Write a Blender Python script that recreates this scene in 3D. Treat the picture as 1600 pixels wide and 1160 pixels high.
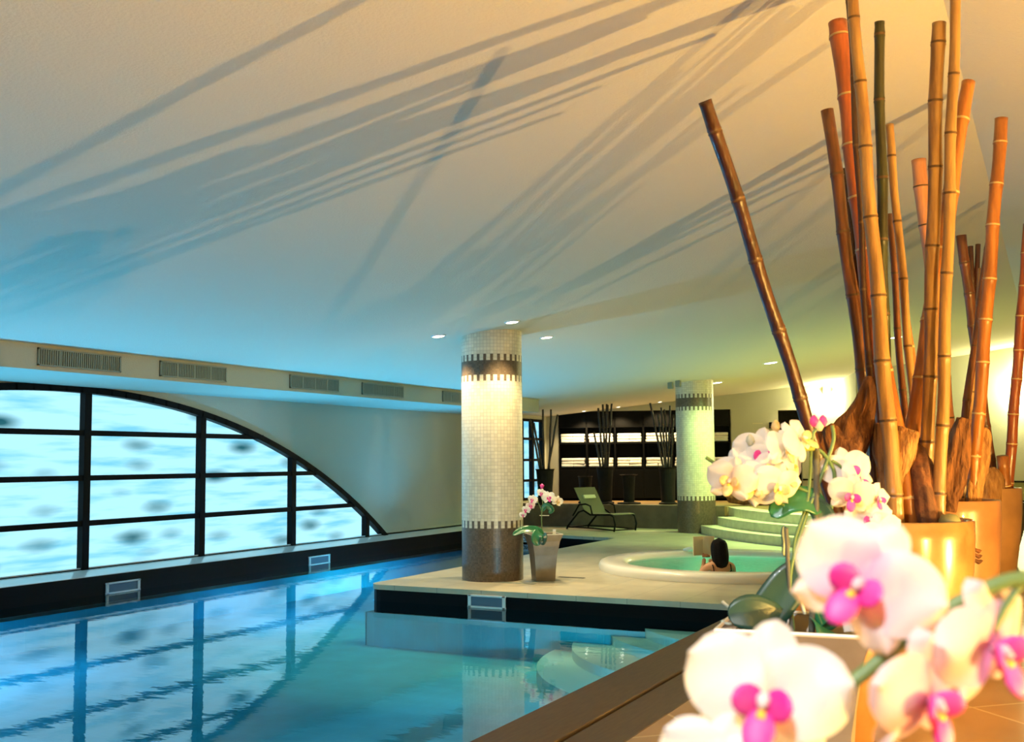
import bpy, bmesh, math, random
from mathutils import Vector, Matrix, noise
from mathutils.geometry import tessellate_polygon
random.seed(7)
PI = math.pi
for o in list(bpy.data.objects):
    bpy.data.objects.remove(o)
S = bpy.context.scene
COL = S.collection

# ------------------------------------------------------------------ camera
F = 1650.0; CX = 800.0; PITCH = math.radians(4.0); ROLL = math.radians(-0.4)
YAW = math.atan(850 / F); HZ = 1.5
SH = 140 - F * math.tan(PITCH)
cam_d = bpy.data.cameras.new('camera')
cam = bpy.data.objects.new('camera', cam_d); COL.objects.link(cam)
cam_d.sensor_fit = 'HORIZONTAL'; cam_d.sensor_width = 36.0
cam_d.lens = F / 1600 * 36.0
cam_d.shift_y = SH / 1600.0
cam_d.clip_start = 0.05; cam_d.clip_end = 200
RM = Matrix.Rotation(YAW, 3, 'Z') @ Matrix.Rotation(PI / 2 + PITCH, 3, 'X') @ Matrix.Rotation(ROLL, 3, 'Z')
cam.matrix_world = Matrix.Translation((0, 0, HZ)) @ RM.to_4x4()
cam_d.dof.use_dof = True; cam_d.dof.focus_distance = 7.5; cam_d.dof.aperture_fstop = 6.3
S.camera = cam

# ------------------------------------------------------------------ view, world
S.view_settings.view_transform = 'Standard'; S.view_settings.look = 'None'
S.view_settings.gamma = 1.0; S.view_settings.use_curve_mapping = False
S.view_settings.exposure = -0.15
W = bpy.data.worlds.new('world'); S.world = W; W.use_nodes = True
W.node_tree.nodes['Background'].inputs[0].default_value = (0.5, 0.6, 0.7, 1)
W.node_tree.nodes['Background'].inputs[1].default_value = 0.3

def light(name, kind, loc, energy, color, size=0.1, to=None, size_y=None, spot=None, blend=0.5):
    d = bpy.data.lights.new(name, kind); d.energy = energy; d.color = color
    if kind == 'AREA':
        d.shape = 'RECTANGLE'; d.size = size; d.size_y = size_y or size
    else:
        d.shadow_soft_size = size
    if kind == 'SPOT':
        d.spot_size = spot; d.spot_blend = blend
    o = bpy.data.objects.new(name, d); COL.objects.link(o); o.location = loc
    if to is not None:
        o.rotation_euler = (Vector(to) - Vector(loc)).to_track_quat('-Z', 'Y').to_euler()
    return o

def zceil(x):
    return 2.77 + 0.11 * (x + 9.6)
WARM = (1.0, 0.68, 0.36)
# uplighting floor spots to the right of the bamboo
light('floor_spot', 'POINT', (2.59, 4.28, 0.60), 950, (1.0, 0.61, 0.16), 0.022)
light('floor_spot', 'POINT', (2.85, 1.35, 0.60), 1050, (1.0, 0.61, 0.16), 0.022)
# lamps in the pool walls under the water
for yy in (-1.0, 2.0, 5.0):
    light('pool_lamp', 'AREA', (-1.98, yy, -0.45), 36, (0.05, 0.66, 1.0), 0.6, (-7, yy, -1.3), 0.2).data.spread = math.radians(55)
light('pool_lamp', 'AREA', (-1.98, 7.6, -0.46), 36, (0.05, 0.70, 1.0), 0.6, (-5.5, 10.8, -0.6), 0.2).data.spread = math.radians(80)
light('pool_lamp', 'AREA', (-7.68, 15.0, -0.46), 30, (0.06, 0.70, 1.0), 0.6, (-11, 15, -0.8), 0.2).data.spread = math.radians(60)
for yy in (3.0, 7.6, 12.3, 16.6):
    light('pool_lamp', 'SPOT', (-10.45, yy, -0.62), 780, (0.13, 0.54, 1.0), 0.04, (-9.0, yy, 2.7), spot=math.radians(125), blend=1.0)
# whirlpool lamps
light('whirlpool_lamp', 'POINT', (-3.6, 13.2, -0.45), 85, (0.12, 1.0, 0.62), 0.08)
light('whirlpool_lamp', 'POINT', (-4.3, 15.4, -0.45), 85, (0.12, 1.0, 0.62), 0.08)
# unseen fill spots added behind the camera to brighten the orchids
light('orchid_fill', 'SPOT', (0.0, -0.8, 3.3), 430, (0.92, 0.95, 1.0), 0.05, (0.1, 1.3, 1.2), spot=math.radians(48), blend=0.6)
light('orchid_fill', 'SPOT', (-0.9, -0.4, 3.4), 330, (0.86, 0.95, 1.0), 0.05, (-0.75, 2.9, 1.45), spot=math.radians(22), blend=0.5)

# ------------------------------------------------------------------ pixel -> place helpers
def ray(x, y):
    return RM @ Vector(((x - CX) / F, -(y - 580 - SH) / F, -1))
ORG = Vector((0, 0, HZ))
FWD = Vector((-math.sin(YAW), math.cos(YAW), 0))
def az(x, y, z):
    d = ray(x, y); return ORG + d * ((z - HZ) / d.z)
def aX(x, y, X):
    d = ray(x, y); return ORG + d * (X / d.x)
def aY(x, y, Y):
    d = ray(x, y); return ORG + d * (Y / d.y)
def aD(x, y, zc):                     # at level distance zc in front of the camera
    d = ray(x, y); return ORG + d * (zc / d.dot(FWD))
FD = Vector((math.cos(math.atan2(1.15, 3.85)), math.sin(math.atan2(1.15, 3.85)), 0))
F0 = Vector((-11.3, 23.78, 0))
FN = Vector((-FD.y, FD.x, 0))
def aF(x, y):                         # on the far wall
    d = ray(x, y); return ORG + d * ((FN.dot(F0 - ORG)) / FN.dot(d))
def wc(xc, zc, z=0.0):                # camera-level metres to world
    return Vector((xc * math.cos(YAW) - zc * math.sin(YAW), xc * math.sin(YAW) + zc * math.cos(YAW), z))

# ------------------------------------------------------------------ materials
def new_mat(name):
    m = bpy.data.materials.new(name); m.use_nodes = True
    return m, m.node_tree.nodes, m.node_tree.links
def mat(name, c, rough=0.6, metal=0.0, c2=None, scale=8, detail=4, bump=0.0, bscale=None, stretch=None,
        emit=None, estr=0.0, spec=0.5, coat=0.0, lo=0.35, hi=0.65, sss=0):
    m, N, L = new_mat(name); b = N['Principled BSDF']
    b.inputs['Base Color'].default_value = (*c, 1); b.inputs['Roughness'].default_value = rough
    b.inputs['Metallic'].default_value = metal; b.inputs['Specular IOR Level'].default_value = spec
    b.inputs['Coat Weight'].default_value = coat
    if emit:
        b.inputs['Emission Color'].default_value = (*emit, 1); b.inputs['Emission Strength'].default_value = estr
    if c2 or bump:
        tc = N.new('ShaderNodeTexCoord'); mp = N.new('ShaderNodeMapping')
        L.new(tc.outputs['Object'], mp.inputs[0])
        if stretch: mp.inputs['Scale'].default_value = stretch
        nz = N.new('ShaderNodeTexNoise'); nz.inputs['Scale'].default_value = scale; nz.inputs['Detail'].default_value = detail
        L.new(mp.outputs[0], nz.inputs[0])
        if c2:
            cr = N.new('ShaderNodeValToRGB'); cr.color_ramp.elements[0].position = lo; cr.color_ramp.elements[1].position = hi
            cr.color_ramp.elements[0].color = (*c, 1); cr.color_ramp.elements[1].color = (*c2, 1)
            L.new(nz.outputs['Fac'], cr.inputs[0]); L.new(cr.outputs[0], b.inputs['Base Color'])
        if bump:
            bn = N.new('ShaderNodeTexNoise'); bn.inputs['Scale'].default_value = bscale or scale; bn.inputs['Detail'].default_value = 4
            L.new(mp.outputs[0], bn.inputs[0])
            bp = N.new('ShaderNodeBump'); bp.inputs['Strength'].default_value = bump; bp.inputs['Distance'].default_value = 0.02
            L.new(bn.outputs['Fac'], bp.inputs['Height']); L.new(bp.outputs[0], b.inputs['Normal'])
    return m

def tile_mat(name, c, c2, grout, size, mortar, rot=0.0, rough=0.35, coord='Object', off=0.0, bump=0.3, gfac=1.0):
    m, N, L = new_mat(name); b = N['Principled BSDF']
    tc = N.new('ShaderNodeTexCoord'); mp = N.new('ShaderNodeMapping')
    L.new(tc.outputs[coord], mp.inputs[0]); mp.inputs['Rotation'].default_value = (0, 0, rot)
    br = N.new('ShaderNodeTexBrick'); br.offset = off
    br.inputs['Scale'].default_value = 1.0; br.inputs['Brick Width'].default_value = size[0]; br.inputs['Row Height'].default_value = size[1]
    br.inputs['Mortar Size'].default_value = mortar; br.inputs['Color1'].default_value = (*c, 1); br.inputs['Color2'].default_value = (*c2, 1)
    br.inputs['Mortar'].default_value = (*grout, 1); br.inputs['Mortar Smooth'].default_value = 0.2
    L.new(mp.outputs[0], br.inputs[0])
    nz = N.new('ShaderNodeTexNoise'); nz.inputs['Scale'].default_value = 2.5; nz.inputs['Detail'].default_value = 6
    L.new(tc.outputs[coord], nz.inputs[0])
    mx = N.new('ShaderNodeMix'); mx.data_type = 'RGBA'; mx.blend_type = 'MULTIPLY'; mx.inputs[0].default_value = 0.5
    cr = N.new('ShaderNodeValToRGB'); cr.color_ramp.elements[0].color = (0.55, 0.55, 0.55, 1); cr.color_ramp.elements[0].position = 0.3; cr.color_ramp.elements[1].position = 0.7
    L.new(nz.outputs['Fac'], cr.inputs[0]); L.new(br.outputs['Color'], mx.inputs[6]); L.new(cr.outputs[0], mx.inputs[7])
    L.new(mx.outputs[2], b.inputs['Base Color']); b.inputs['Roughness'].default_value = rough
    bp = N.new('ShaderNodeBump'); bp.inputs['Strength'].default_value = bump; bp.inputs['Distance'].default_value = 0.004; bp.invert = True
    L.new(br.outputs['Fac'], bp.inputs['Height']); L.new(bp.outputs[0], b.inputs['Normal'])
    return m

M = {}
M['ceiling'] = mat('stucco', (0.66, 0.60, 0.46), 0.95, bump=0.28, bscale=55, scale=55)
M['wall'] = mat('plaster', (0.44, 0.43, 0.33), 0.9, bump=0.3, bscale=60, scale=60)
M['ledge'] = mat('ledge_stone', (0.17, 0.13, 0.09), 0.7, c2=(0.12, 0.095, 0.065), scale=4)
M['wall_olive'] = mat('olive_panel', (0.26, 0.27, 0.10), 0.6)
M['deck'] = tile_mat('deck_stone', (0.62, 0.56, 0.40), (0.58, 0.53, 0.38), (0.42, 0.38, 0.27), (0.6, 0.6), 0.006, 0.0, 0.32)
M['orange_tile'] = tile_mat('terracotta_tile', (0.44, 0.27, 0.11), (0.40, 0.24, 0.10), (0.62, 0.48, 0.26), (0.6, 0.6), 0.008, math.radians(-44), 0.35)
M['step'] = mat('step_stone', (0.66, 0.62, 0.44), 0.5, c2=(0.56, 0.52, 0.36), scale=9, bump=0.2, bscale=40)
M['black_tile'] = mat('black_tile', (0.004, 0.003, 0.004), 0.4, spec=0.15)
M['coping'] = mat('coping_wood', (0.10, 0.072, 0.04), 0.55, c2=(0.075, 0.052, 0.03), scale=14, stretch=(6, 0.6, 1))
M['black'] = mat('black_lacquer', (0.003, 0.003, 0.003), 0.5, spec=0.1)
M['darkgrey'] = mat('dark_grey', (0.014, 0.012, 0.010), 0.7, c2=(0.008, 0.007, 0.006), scale=5, spec=0.2)
M['frame'] = mat('window_steel', (0.003, 0.003, 0.004), 0.5, spec=0.1)
M['white'] = mat('white_plastic', (0.75, 0.8, 0.82), 0.35)
M['flap'] = mat('flap_blue', (0.10, 0.16, 0.24), 0.4)
M['sill'] = mat('sill_white', (0.8, 0.82, 0.84), 0.3, coat=1.0)
M['vent'] = mat('vent_metal', (0.22, 0.25, 0.20), 0.5)
M['vent_dark'] = mat('vent_dark', (0.05, 0.055, 0.045), 0.7)
M['towel'] = mat('towel_cotton', (0.88, 0.86, 0.80), 0.95, bump=0.5, bscale=120, scale=120)
M['pool_tile'] = tile_mat('pool_tile', (0.10, 0.66, 0.80), (0.09, 0.64, 0.79), (0.14, 0.70, 0.82), (0.3, 0.3), 0.006, 0, 0.5)
M['pool_step'] = mat('pool_step_stone', (0.75, 0.85, 0.80), 0.6)
M['tub'] = mat('tub_acrylic', (0.90, 0.89, 0.80), 0.25, coat=0.4)
M['skin'] = mat('skin', (0.62, 0.32, 0.17), 0.5)
M['hair'] = mat('hair', (0.003, 0.002, 0.002), 0.6, spec=0.15, bump=0.6, scale=40, bscale=60, stretch=(3, 3, 0.3))
M['paper'] = mat('paper', (0.62, 0.55, 0.34), 0.8)
M['zinc'] = mat('zinc', (0.34, 0.30, 0.25), 0.42, metal=0.45, c2=(0.26, 0.22, 0.17), scale=5, detail=8, bump=0.08)
M['zinc_in'] = mat('zinc_edge', (0.75, 0.73, 0.66), 0.3, metal=0.3)
M['soil'] = mat('bark_mix', (0.08, 0.05, 0.03), 0.95, c2=(0.16, 0.11, 0.06), scale=30, bump=0.8)
M['leaf'] = mat('orchid_leaf', (0.012, 0.12, 0.045), 0.32, c2=(0.02, 0.17, 0.07), scale=5, stretch=(1, 1, 1), coat=0.3)
M['leaf_dark'] = mat('orchid_leaf_dark', (0.008, 0.045, 0.035), 0.38, c2=(0.014, 0.065, 0.05), scale=6, coat=0.3)
M['stem'] = mat('orchid_stem', (0.13, 0.22, 0.07), 0.45)
M['stake'] = mat('stake', (0.10, 0.10, 0.07), 0.6)
M['stem_y'] = mat('stem_yellow', (0.45, 0.50, 0.10), 0.45)
M['root'] = mat('orchid_root', (0.55, 0.58, 0.45), 0.6)
M['sling'] = mat('sling_fabric', (0.12, 0.12, 0.07), 0.8)
M['pillow'] = mat('headrest', (0.62, 0.62, 0.42), 0.8)
M['bark_light'] = mat('driftwood_light', (0.50, 0.26, 0.09), 0.8, c2=(0.26, 0.11, 0.035), scale=9, stretch=(5, 5, 0.8), bump=1.0, bscale=14, detail=8)
M['bark_mid'] = mat('driftwood_mid', (0.30, 0.12, 0.04), 0.8, c2=(0.11, 0.04, 0.015), scale=9, stretch=(4, 4, 0.8), bump=1.0, bscale=14, detail=8)
M['bark_dark'] = mat('driftwood_dark', (0.10, 0.04, 0.02), 0.85, c2=(0.25, 0.09, 0.03), scale=14, bump=1.0, bscale=16, detail=8, lo=0.45, hi=0.7)
M['pebble'] = mat('pebble', (0.20, 0.20, 0.09), 0.5)
M['pebble_dark'] = mat('pebble_dark', (0.03, 0.022, 0.015), 0.4, c2=(0.06, 0.045, 0.03), scale=12)
M['pot_a'] = mat('pot_gold', (0.46, 0.27, 0.10), 0.22, c2=(0.28, 0.12, 0.035), scale=3.5, detail=7, coat=0.2)
M['pot_b'] = mat('pot_rose', (0.46, 0.22, 0.09), 0.3, c2=(0.33, 0.14, 0.055), scale=4, detail=7, coat=0.4)
M['pot_c'] = mat('pot_umber', (0.45, 0.23, 0.09), 0.35, c2=(0.32, 0.16, 0.06), scale=4, detail=7, coat=0.3)
M['pot_d'] = mat('pot_dark', (0.05, 0.045, 0.03), 0.5)
M['pot_z'] = mat('pot_terracotta', (0.36, 0.15, 0.04), 0.4, c2=(0.28, 0.10, 0.025), scale=5)
M['cotta_dark'] = mat('pot_inside', (0.05, 0.03, 0.02), 0.9)
BC = {'tan': ((0.42, 0.24, 0.085), (0.25, 0.125, 0.04)), 'orange': ((0.42, 0.15, 0.03), (0.25, 0.08, 0.016)),
      'red': ((0.42, 0.10, 0.03), (0.24, 0.06, 0.02)), 'brown': ((0.19, 0.06, 0.02), (0.09, 0.03, 0.012)),
      'dark': ((0.075, 0.022, 0.010), (0.035, 0.012, 0.006)), 'green': ((0.045, 0.05, 0.015), (0.02, 0.018, 0.01)),
      'pink': ((0.55, 0.25, 0.13), (0.42, 0.17, 0.08)), 'black': ((0.012, 0.010, 0.008), (0.02, 0.016, 0.012)),
      'mottled': ((0.40, 0.22, 0.07), (0.16, 0.07, 0.025))}
for k, (a, b_) in BC.items():
    M['b_' + k] = mat('bamboo_' + k, a, 0.33, c2=b_, scale=7, stretch=(4, 4, 0.55), detail=6, bump=0.15, bscale=20, coat=0.25)
M['b_ring'] = mat('bamboo_node', (0.10, 0.05, 0.02), 0.5)
M['b_ringl'] = mat('bamboo_node_pale', (0.55, 0.38, 0.18), 0.5)
M['b_hollow'] = mat('bamboo_hollow', (0.05, 0.025, 0.01), 0.9)

def petal_mat(name, base, tip, mid=0.35):
    m, N, L = new_mat(name); b = N['Principled BSDF']
    uv = N.new('ShaderNodeUVMap'); sp = N.new('ShaderNodeSeparateXYZ'); L.new(uv.outputs[0], sp.inputs[0])
    cr = N.new('ShaderNodeValToRGB'); cr.color_ramp.elements[0].position = 0.0; cr.color_ramp.elements[0].color = (*base, 1)
    cr.color_ramp.elements[1].position = mid; cr.color_ramp.elements[1].color = (*tip, 1)
    L.new(sp.outputs[0], cr.inputs[0]); L.new(cr.outputs[0], b.inputs['Base Color'])
    b.inputs['Roughness'].default_value = 0.55
    tr = N.new('ShaderNodeBsdfTranslucent'); L.new(cr.outputs[0], tr.inputs[0])
    mx = N.new('ShaderNodeMixShader'); mx.inputs[0].default_value = 0.35
    L.new(b.outputs[0], mx.inputs[1]); L.new(tr.outputs[0], mx.inputs[2]); L.new(mx.outputs[0], N['Material Output'].inputs[0])
    return m
M['petal_w'] = petal_mat('petal_white', (0.92, 0.88, 0.66), (0.93, 0.93, 0.90), 0.22)
M['petal_p'] = petal_mat('petal_blush', (0.85, 0.45, 0.66), (0.90, 0.80, 0.78), 0.6)
M['petal_c'] = petal_mat('petal_cream', (0.85, 0.62, 0.42), (0.92, 0.86, 0.74), 0.5)
M['petal_pp'] = petal_mat('petal_pinker', (0.80, 0.30, 0.55), (0.90, 0.74, 0.74), 0.75)
M['lip'] = mat('lip_magenta', (0.80, 0.02, 0.30), 0.5, c2=(0.70, 0.10, 0.42), scale=30)
M['lip_y'] = mat('lip_yellow', (0.95, 0.62, 0.06), 0.5)
M['lip_c'] = mat('lip_cream', (0.85, 0.68, 0.30), 0.5, c2=(0.70, 0.42, 0.15), scale=60)
M['lamp_on'] = mat('lamp_glow', (1, 1, 1), 0.5, emit=(1.0, 0.93, 0.75), estr=14)
M['sconce_glow'] = mat('sconce_glow', (1, 1, 1), 0.5, emit=(1.0, 0.88, 0.55), estr=8)

def mosaic_mat(bands):
    # bands: dark zones [(z0,z1)] with teeth [(z0,z1)]
    m, N, L = new_mat('mosaic'); b = N['Principled BSDF']
    uv = N.new('ShaderNodeUVMap'); sp = N.new('ShaderNodeSeparateXYZ'); L.new(uv.outputs[0], sp.inputs[0])
    def math_(op, a, c=None, d=None):
        n = N.new('ShaderNodeMath'); n.operation = op
        for i, v in enumerate((a, c, d)):
            if v is None: continue
            if isinstance(v, (int, float)): n.inputs[i].default_value = v
            else: L.new(v, n.inputs[i])
        return n.outputs[0]
    def inz(z0, z1):
        return math_('MULTIPLY', math_('GREATER_THAN', sp.outputs[1], z0), math_('LESS_THAN', sp.outputs[1], z1))
    fr = math_('FRACT', math_('MULTIPLY', sp.outputs[0], 28.0))
    tooth = math_('LESS_THAN', fr, 0.42)
    tot = None
    for kind, z0, z1 in bands:
        v = inz(z0, z1)
        if kind == 't': v = math_('MULTIPLY', v, tooth)
        tot = v if tot is None else math_('ADD', tot, v)
    sc = N.new('ShaderNodeCombineXYZ')
    L.new(math_('MULTIPLY', sp.outputs[0], 2.45), sc.inputs[0]); L.new(sp.outputs[1], sc.inputs[1])
    br = N.new('ShaderNodeTexBrick'); br.offset = 0.0
    br.inputs['Scale'].default_value = 1; br.inputs['Brick Width'].default_value = 0.04375; br.inputs['Row Height'].default_value = 0.0437
    br.inputs['Mortar Size'].default_value = 0.0022; br.inputs['Color1'].default_value = (0.78, 0.72, 0.55, 1); br.inputs['Color2'].default_value = (0.62, 0.56, 0.41, 1)
    br.inputs['Mortar'].default_value = (0.50, 0.45, 0.33, 1); br.inputs['Bias'].default_value = -0.3
    L.new(sc.outputs[0], br.inputs[0])
    br2 = N.new('ShaderNodeTexBrick'); br2.offset = 0.0
    br2.inputs['Scale'].default_value = 1; br2.inputs['Brick Width'].default_value = 0.0219; br2.inputs['Row Height'].default_value = 0.0219
    br2.inputs['Mortar Size'].default_value = 0.0015; br2.inputs['Color1'].default_value = (0.17, 0.12, 0.08, 1); br2.inputs['Color2'].default_value = (0.10, 0.07, 0.045, 1)
    br2.inputs['Mortar'].default_value = (0.10, 0.085, 0.06, 1)
    L.new(sc.outputs[0], br2.inputs[0])
    mx = N.new('ShaderNodeMix'); mx.data_type = 'RGBA'
    L.new(tot, mx.inputs[0]); L.new(br.outputs['Color'], mx.inputs[6]); L.new(br2.outputs['Color'], mx.inputs[7])
    L.new(mx.outputs[2], b.inputs['Base Color']); b.inputs['Roughness'].default_value = 0.35
    return m
M['mosaic'] = mosaic_mat([('b', -1, 0.66), ('t', 0.65, 0.75), ('t', 2.50, 2.60), ('b', 2.58, 2.76), ('t', 2.75, 2.84)])

def water_mat(name, tint, bump, scale):
    m, N, L = new_mat(name); N.remove(N['Principled BSDF'])
    tr = N.new('ShaderNodeBsdfTransparent'); tr.inputs[0].default_value = (*tint, 1)
    gl = N.new('ShaderNodeBsdfGlossy'); gl.inputs['Roughness'].default_value = 0.02
    fr = N.new('ShaderNodeFresnel'); fr.inputs[0].default_value = 1.5
    mx = N.new('ShaderNodeMixShader')
    tc = N.new('ShaderNodeTexCoord'); nz = N.new('ShaderNodeTexNoise'); nz.inputs['Scale'].default_value = scale; nz.inputs['Detail'].default_value = 3
    mp = N.new('ShaderNodeMapping'); mp.inputs['Rotation'].default_value = (0, 0, 0.5); mp.inputs['Scale'].default_value = (1, 2.2, 1)
    L.new(tc.outputs['Object'], mp.inputs[0]); L.new(mp.outputs[0], nz.inputs[0])
    bp = N.new('ShaderNodeBump'); bp.inputs['Strength'].default_value = bump; bp.inputs['Distance'].default_value = 0.02
    L.new(nz.outputs['Fac'], bp.inputs['Height']); L.new(bp.outputs[0], gl.inputs['Normal']); L.new(bp.outputs[0], fr.inputs['Normal'])
    L.new(fr.outputs[0], mx.inputs[0]); L.new(tr.outputs[0], mx.inputs[1]); L.new(gl.outputs[0], mx.inputs[2])
    L.new(mx.outputs[0], N['Material Output'].inputs[0])
    return m
M['water'] = water_mat('pool_water', (0.55, 0.92, 1.0), 0.05, 3.0)
M['tub_water'] = water_mat('tub_water', (0.28, 0.80, 0.62), 0.5, 7.0)

def pane_mat():
    m, N, L = new_mat('lit_pane'); N.remove(N['Principled BSDF'])
    tc = N.new('ShaderNodeTexCoord')
    mp = N.new('ShaderNodeMapping'); mp.inputs['Rotation'].default_value = (math.radians(10), 0, 0); mp.inputs['Scale'].default_value = (1, 0.95, 2.9)
    L.new(tc.outputs['Object'], mp.inputs[0])
    nd = N.new('ShaderNodeTexNoise'); nd.inputs['Scale'].default_value = 1.6; nd.inputs['Detail'].default_value = 3
    L.new(mp.outputs[0], nd.inputs[0])
    ad = N.new('ShaderNodeMix'); ad.data_type = 'VECTOR'; ad.inputs[0].default_value = 0.16
    L.new(mp.outputs[0], ad.inputs[4]); L.new(nd.outputs['Color'], ad.inputs[5])
    vo = N.new('ShaderNodeTexVoronoi'); vo.inputs['Scale'].default_value = 1.15; vo.inputs['Randomness'].default_value = 0.9
    L.new(ad.outputs[1], vo.inputs[0])
    cr = N.new('ShaderNodeValToRGB'); e = cr.color_ramp.elements
    e[0].position = 0.08; e[0].color = (0.02, 0.12, 0.15, 1); e[1].position = 0.37; e[1].color = (0.42, 0.85, 1.0, 1)
    L.new(vo.outputs['Distance'], cr.inputs[0])
    mp2 = N.new('ShaderNodeMapping'); mp2.inputs['Rotation'].default_value = (math.radians(14), 0, 0); mp2.inputs['Scale'].default_value = (1, 0.5, 5)
    L.new(tc.outputs['Object'], mp2.inputs[0])
    nz = N.new('ShaderNodeTexNoise'); nz.inputs['Scale'].default_value = 1.5; nz.inputs['Detail'].default_value = 5
    L.new(mp2.outputs[0], nz.inputs[0])
    cr2 = N.new('ShaderNodeValToRGB'); e = cr2.color_ramp.elements
    e[0].position = 0.32; e[0].color = (0.45, 0.72, 0.82, 1); e[1].position = 0.52; e[1].color = (1, 1, 1, 1)
    L.new(nz.outputs['Fac'], cr2.inputs[0])
    mx = N.new('ShaderNodeMix'); mx.data_type = 'RGBA'; mx.blend_type = 'MULTIPLY'; mx.inputs[0].default_value = 1
    L.new(cr.outputs[0], mx.inputs[6]); L.new(cr2.outputs[0], mx.inputs[7])
    em = N.new('ShaderNodeEmission'); em.inputs[1].default_value = 1.35
    L.new(mx.outputs[2], em.inputs[0]); L.new(em.outputs[0], N['Material Output'].inputs[0])
    return m
M['pane'] = pane_mat()

# ------------------------------------------------------------------ object helpers
class MB:
    def __init__(s):
        s.v = []; s.f = []; s.m = []; s.uv = {}; s.mi = 0
    def q(s, *pts, uv=None):
        b = len(s.v); s.v += [Vector(p) for p in pts]; s.f.append(tuple(range(b, b + len(pts)))); s.m.append(s.mi)
        if uv: s.uv[len(s.f) - 1] = uv
    def box(s, lo, hi):
        x0, y0, z0 = lo; x1, y1, z1 = hi; b = len(s.v)
        s.v += [Vector(p) for p in ((x0, y0, z0), (x1, y0, z0), (x1, y1, z0), (x0, y1, z0), (x0, y0, z1), (x1, y0, z1), (x1, y1, z1), (x0, y1, z1))]
        for f in ((0, 3, 2, 1), (4, 5, 6, 7), (0, 1, 5, 4), (1, 2, 6, 5), (2, 3, 7, 6), (3, 0, 4, 7)):
            s.f.append(tuple(b + i for i in f)); s.m.append(s.mi)
    def obox(s, c, ax, ay, az_):      # oriented box, centre and three half axes
        c = Vector(c); b = len(s.v)
        for sx, sy, sz in ((-1, -1, -1), (1, -1, -1), (1, 1, -1), (-1, 1, -1), (-1, -1, 1), (1, -1, 1), (1, 1, 1), (-1, 1, 1)):
            s.v.append(c + Vector(ax) * sx + Vector(ay) * sy + Vector(az_) * sz)
        for f in ((0, 3, 2, 1), (4, 5, 6, 7), (0, 1, 5, 4), (1, 2, 6, 5), (2, 3, 7, 6), (3, 0, 4, 7)):
            s.f.append(tuple(b + i for i in f)); s.m.append(s.mi)
    def tube(s, path, radii, seg=10, cap=True, rf=None, squash=None, mats=None):
        path = [Vector(p) for p in path]; n = len(path)
        if isinstance(radii, (int, float)): radii = [radii] * n
        b = len(s.v); up = None
        for i, p in enumerate(path):
            t = (path[min(i + 1, n - 1)] - path[max(i - 1, 0)]).normalized()
            if up is None:
                up = Vector((0, 0, 1)) if abs(t.z) < 0.9 else Vector((1, 0, 0))
            a = t.cross(up).normalized(); up = a.cross(t).normalized()
            for k in range(seg):
                th = 2 * PI * k / seg; r = radii[i] * (rf(i, th, p) if rf else 1)
                s.v.append(p + a * math.cos(th) * r + up * math.sin(th) * r * (squash or 1))
        for i in range(n - 1):
            for k in range(seg):
                k2 = (k + 1) % seg
                s.f.append((b + i * seg + k, b + i * seg + k2, b + (i + 1) * seg + k2, b + (i + 1) * seg + k)); s.m.append(mats[i] if mats else s.mi)
        if cap:
            s.f.append(tuple(b + k for k in range(seg))[::-1]); s.m.append(s.mi)
            s.f.append(tuple(b + (n - 1) * seg + k for k in range(seg))); s.m.append(s.mi)
    def lathe(s, prof, seg=40, c=(0, 0, 0), cap0=True, cap1=True, mats=None):
        b = len(s.v); c = Vector(c)
        for r, z in prof:
            for k in range(seg):
                th = 2 * PI * k / seg; s.v.append(c + Vector((r * math.cos(th), r * math.sin(th), z)))
        for i in range(len(prof) - 1):
            for k in range(seg):
                k2 = (k + 1) % seg
                s.f.append((b + i * seg + k, b + i * seg + k2, b + (i + 1) * seg + k2, b + (i + 1) * seg + k)); s.m.append(mats[i] if mats else s.mi)
        if cap0: s.f.append(tuple(b + k for k in range(seg))[::-1]); s.m.append(s.mi)
        if cap1: s.f.append(tuple(b + (len(prof) - 1) * seg + k for k in range(seg))); s.m.append(s.mi)
    def grid(s, fn, nu, nv, close_u=False):
        b = len(s.v)
        for i in range(nu + 1):
            for j in range(nv + 1): s.v.append(Vector(fn(i / nu, j / nv)))
        for i in range(nu):
            for j in range(nv):
                s.f.append((b + i * (nv + 1) + j, b + (i + 1) * (nv + 1) + j, b + (i + 1) * (nv + 1) + j + 1, b + i * (nv + 1) + j + 1)); s.m.append(s.mi)
                s.uv[len(s.f) - 1] = [(i / nu, j / nv), ((i + 1) / nu, j / nv), ((i + 1) / nu, (j + 1) / nv), (i / nu, (j + 1) / nv)]
    def poly(s, outer, z0, z1, holes=(), side_mi=None, bottom=True):
        loops = [outer] + list(holes); top = s.mi; b = len(s.v); flat = [p for l in loops for p in l]
        tri = tessellate_polygon([[Vector((x, y, 0)) for x, y in l] for l in loops])
        for x, y in flat: s.v.append(Vector((x, y, z1)))
        for x, y in flat: s.v.append(Vector((x, y, z0)))
        n = len(flat)
        for t in tri:
            a, c, d = t
            nz_ = (s.v[b + c] - s.v[b + a]).cross(s.v[b + d] - s.v[b + a]).z
            if nz_ < 0: t = t[::-1]
            s.f.append(tuple(b + i for i in t)); s.m.append(top)
            if bottom: s.f.append(tuple(b + n + i for i in t[::-1])); s.m.append(top)
        st = 0
        for l in loops:
            for i in range(len(l)):
                j = (i + 1) % len(l)
                s.f.append((b + st + i, b + n + st + i, b + n + st + j, b + st + j)); s.m.append(top if side_mi is None else side_mi)
            st += len(l)
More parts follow.
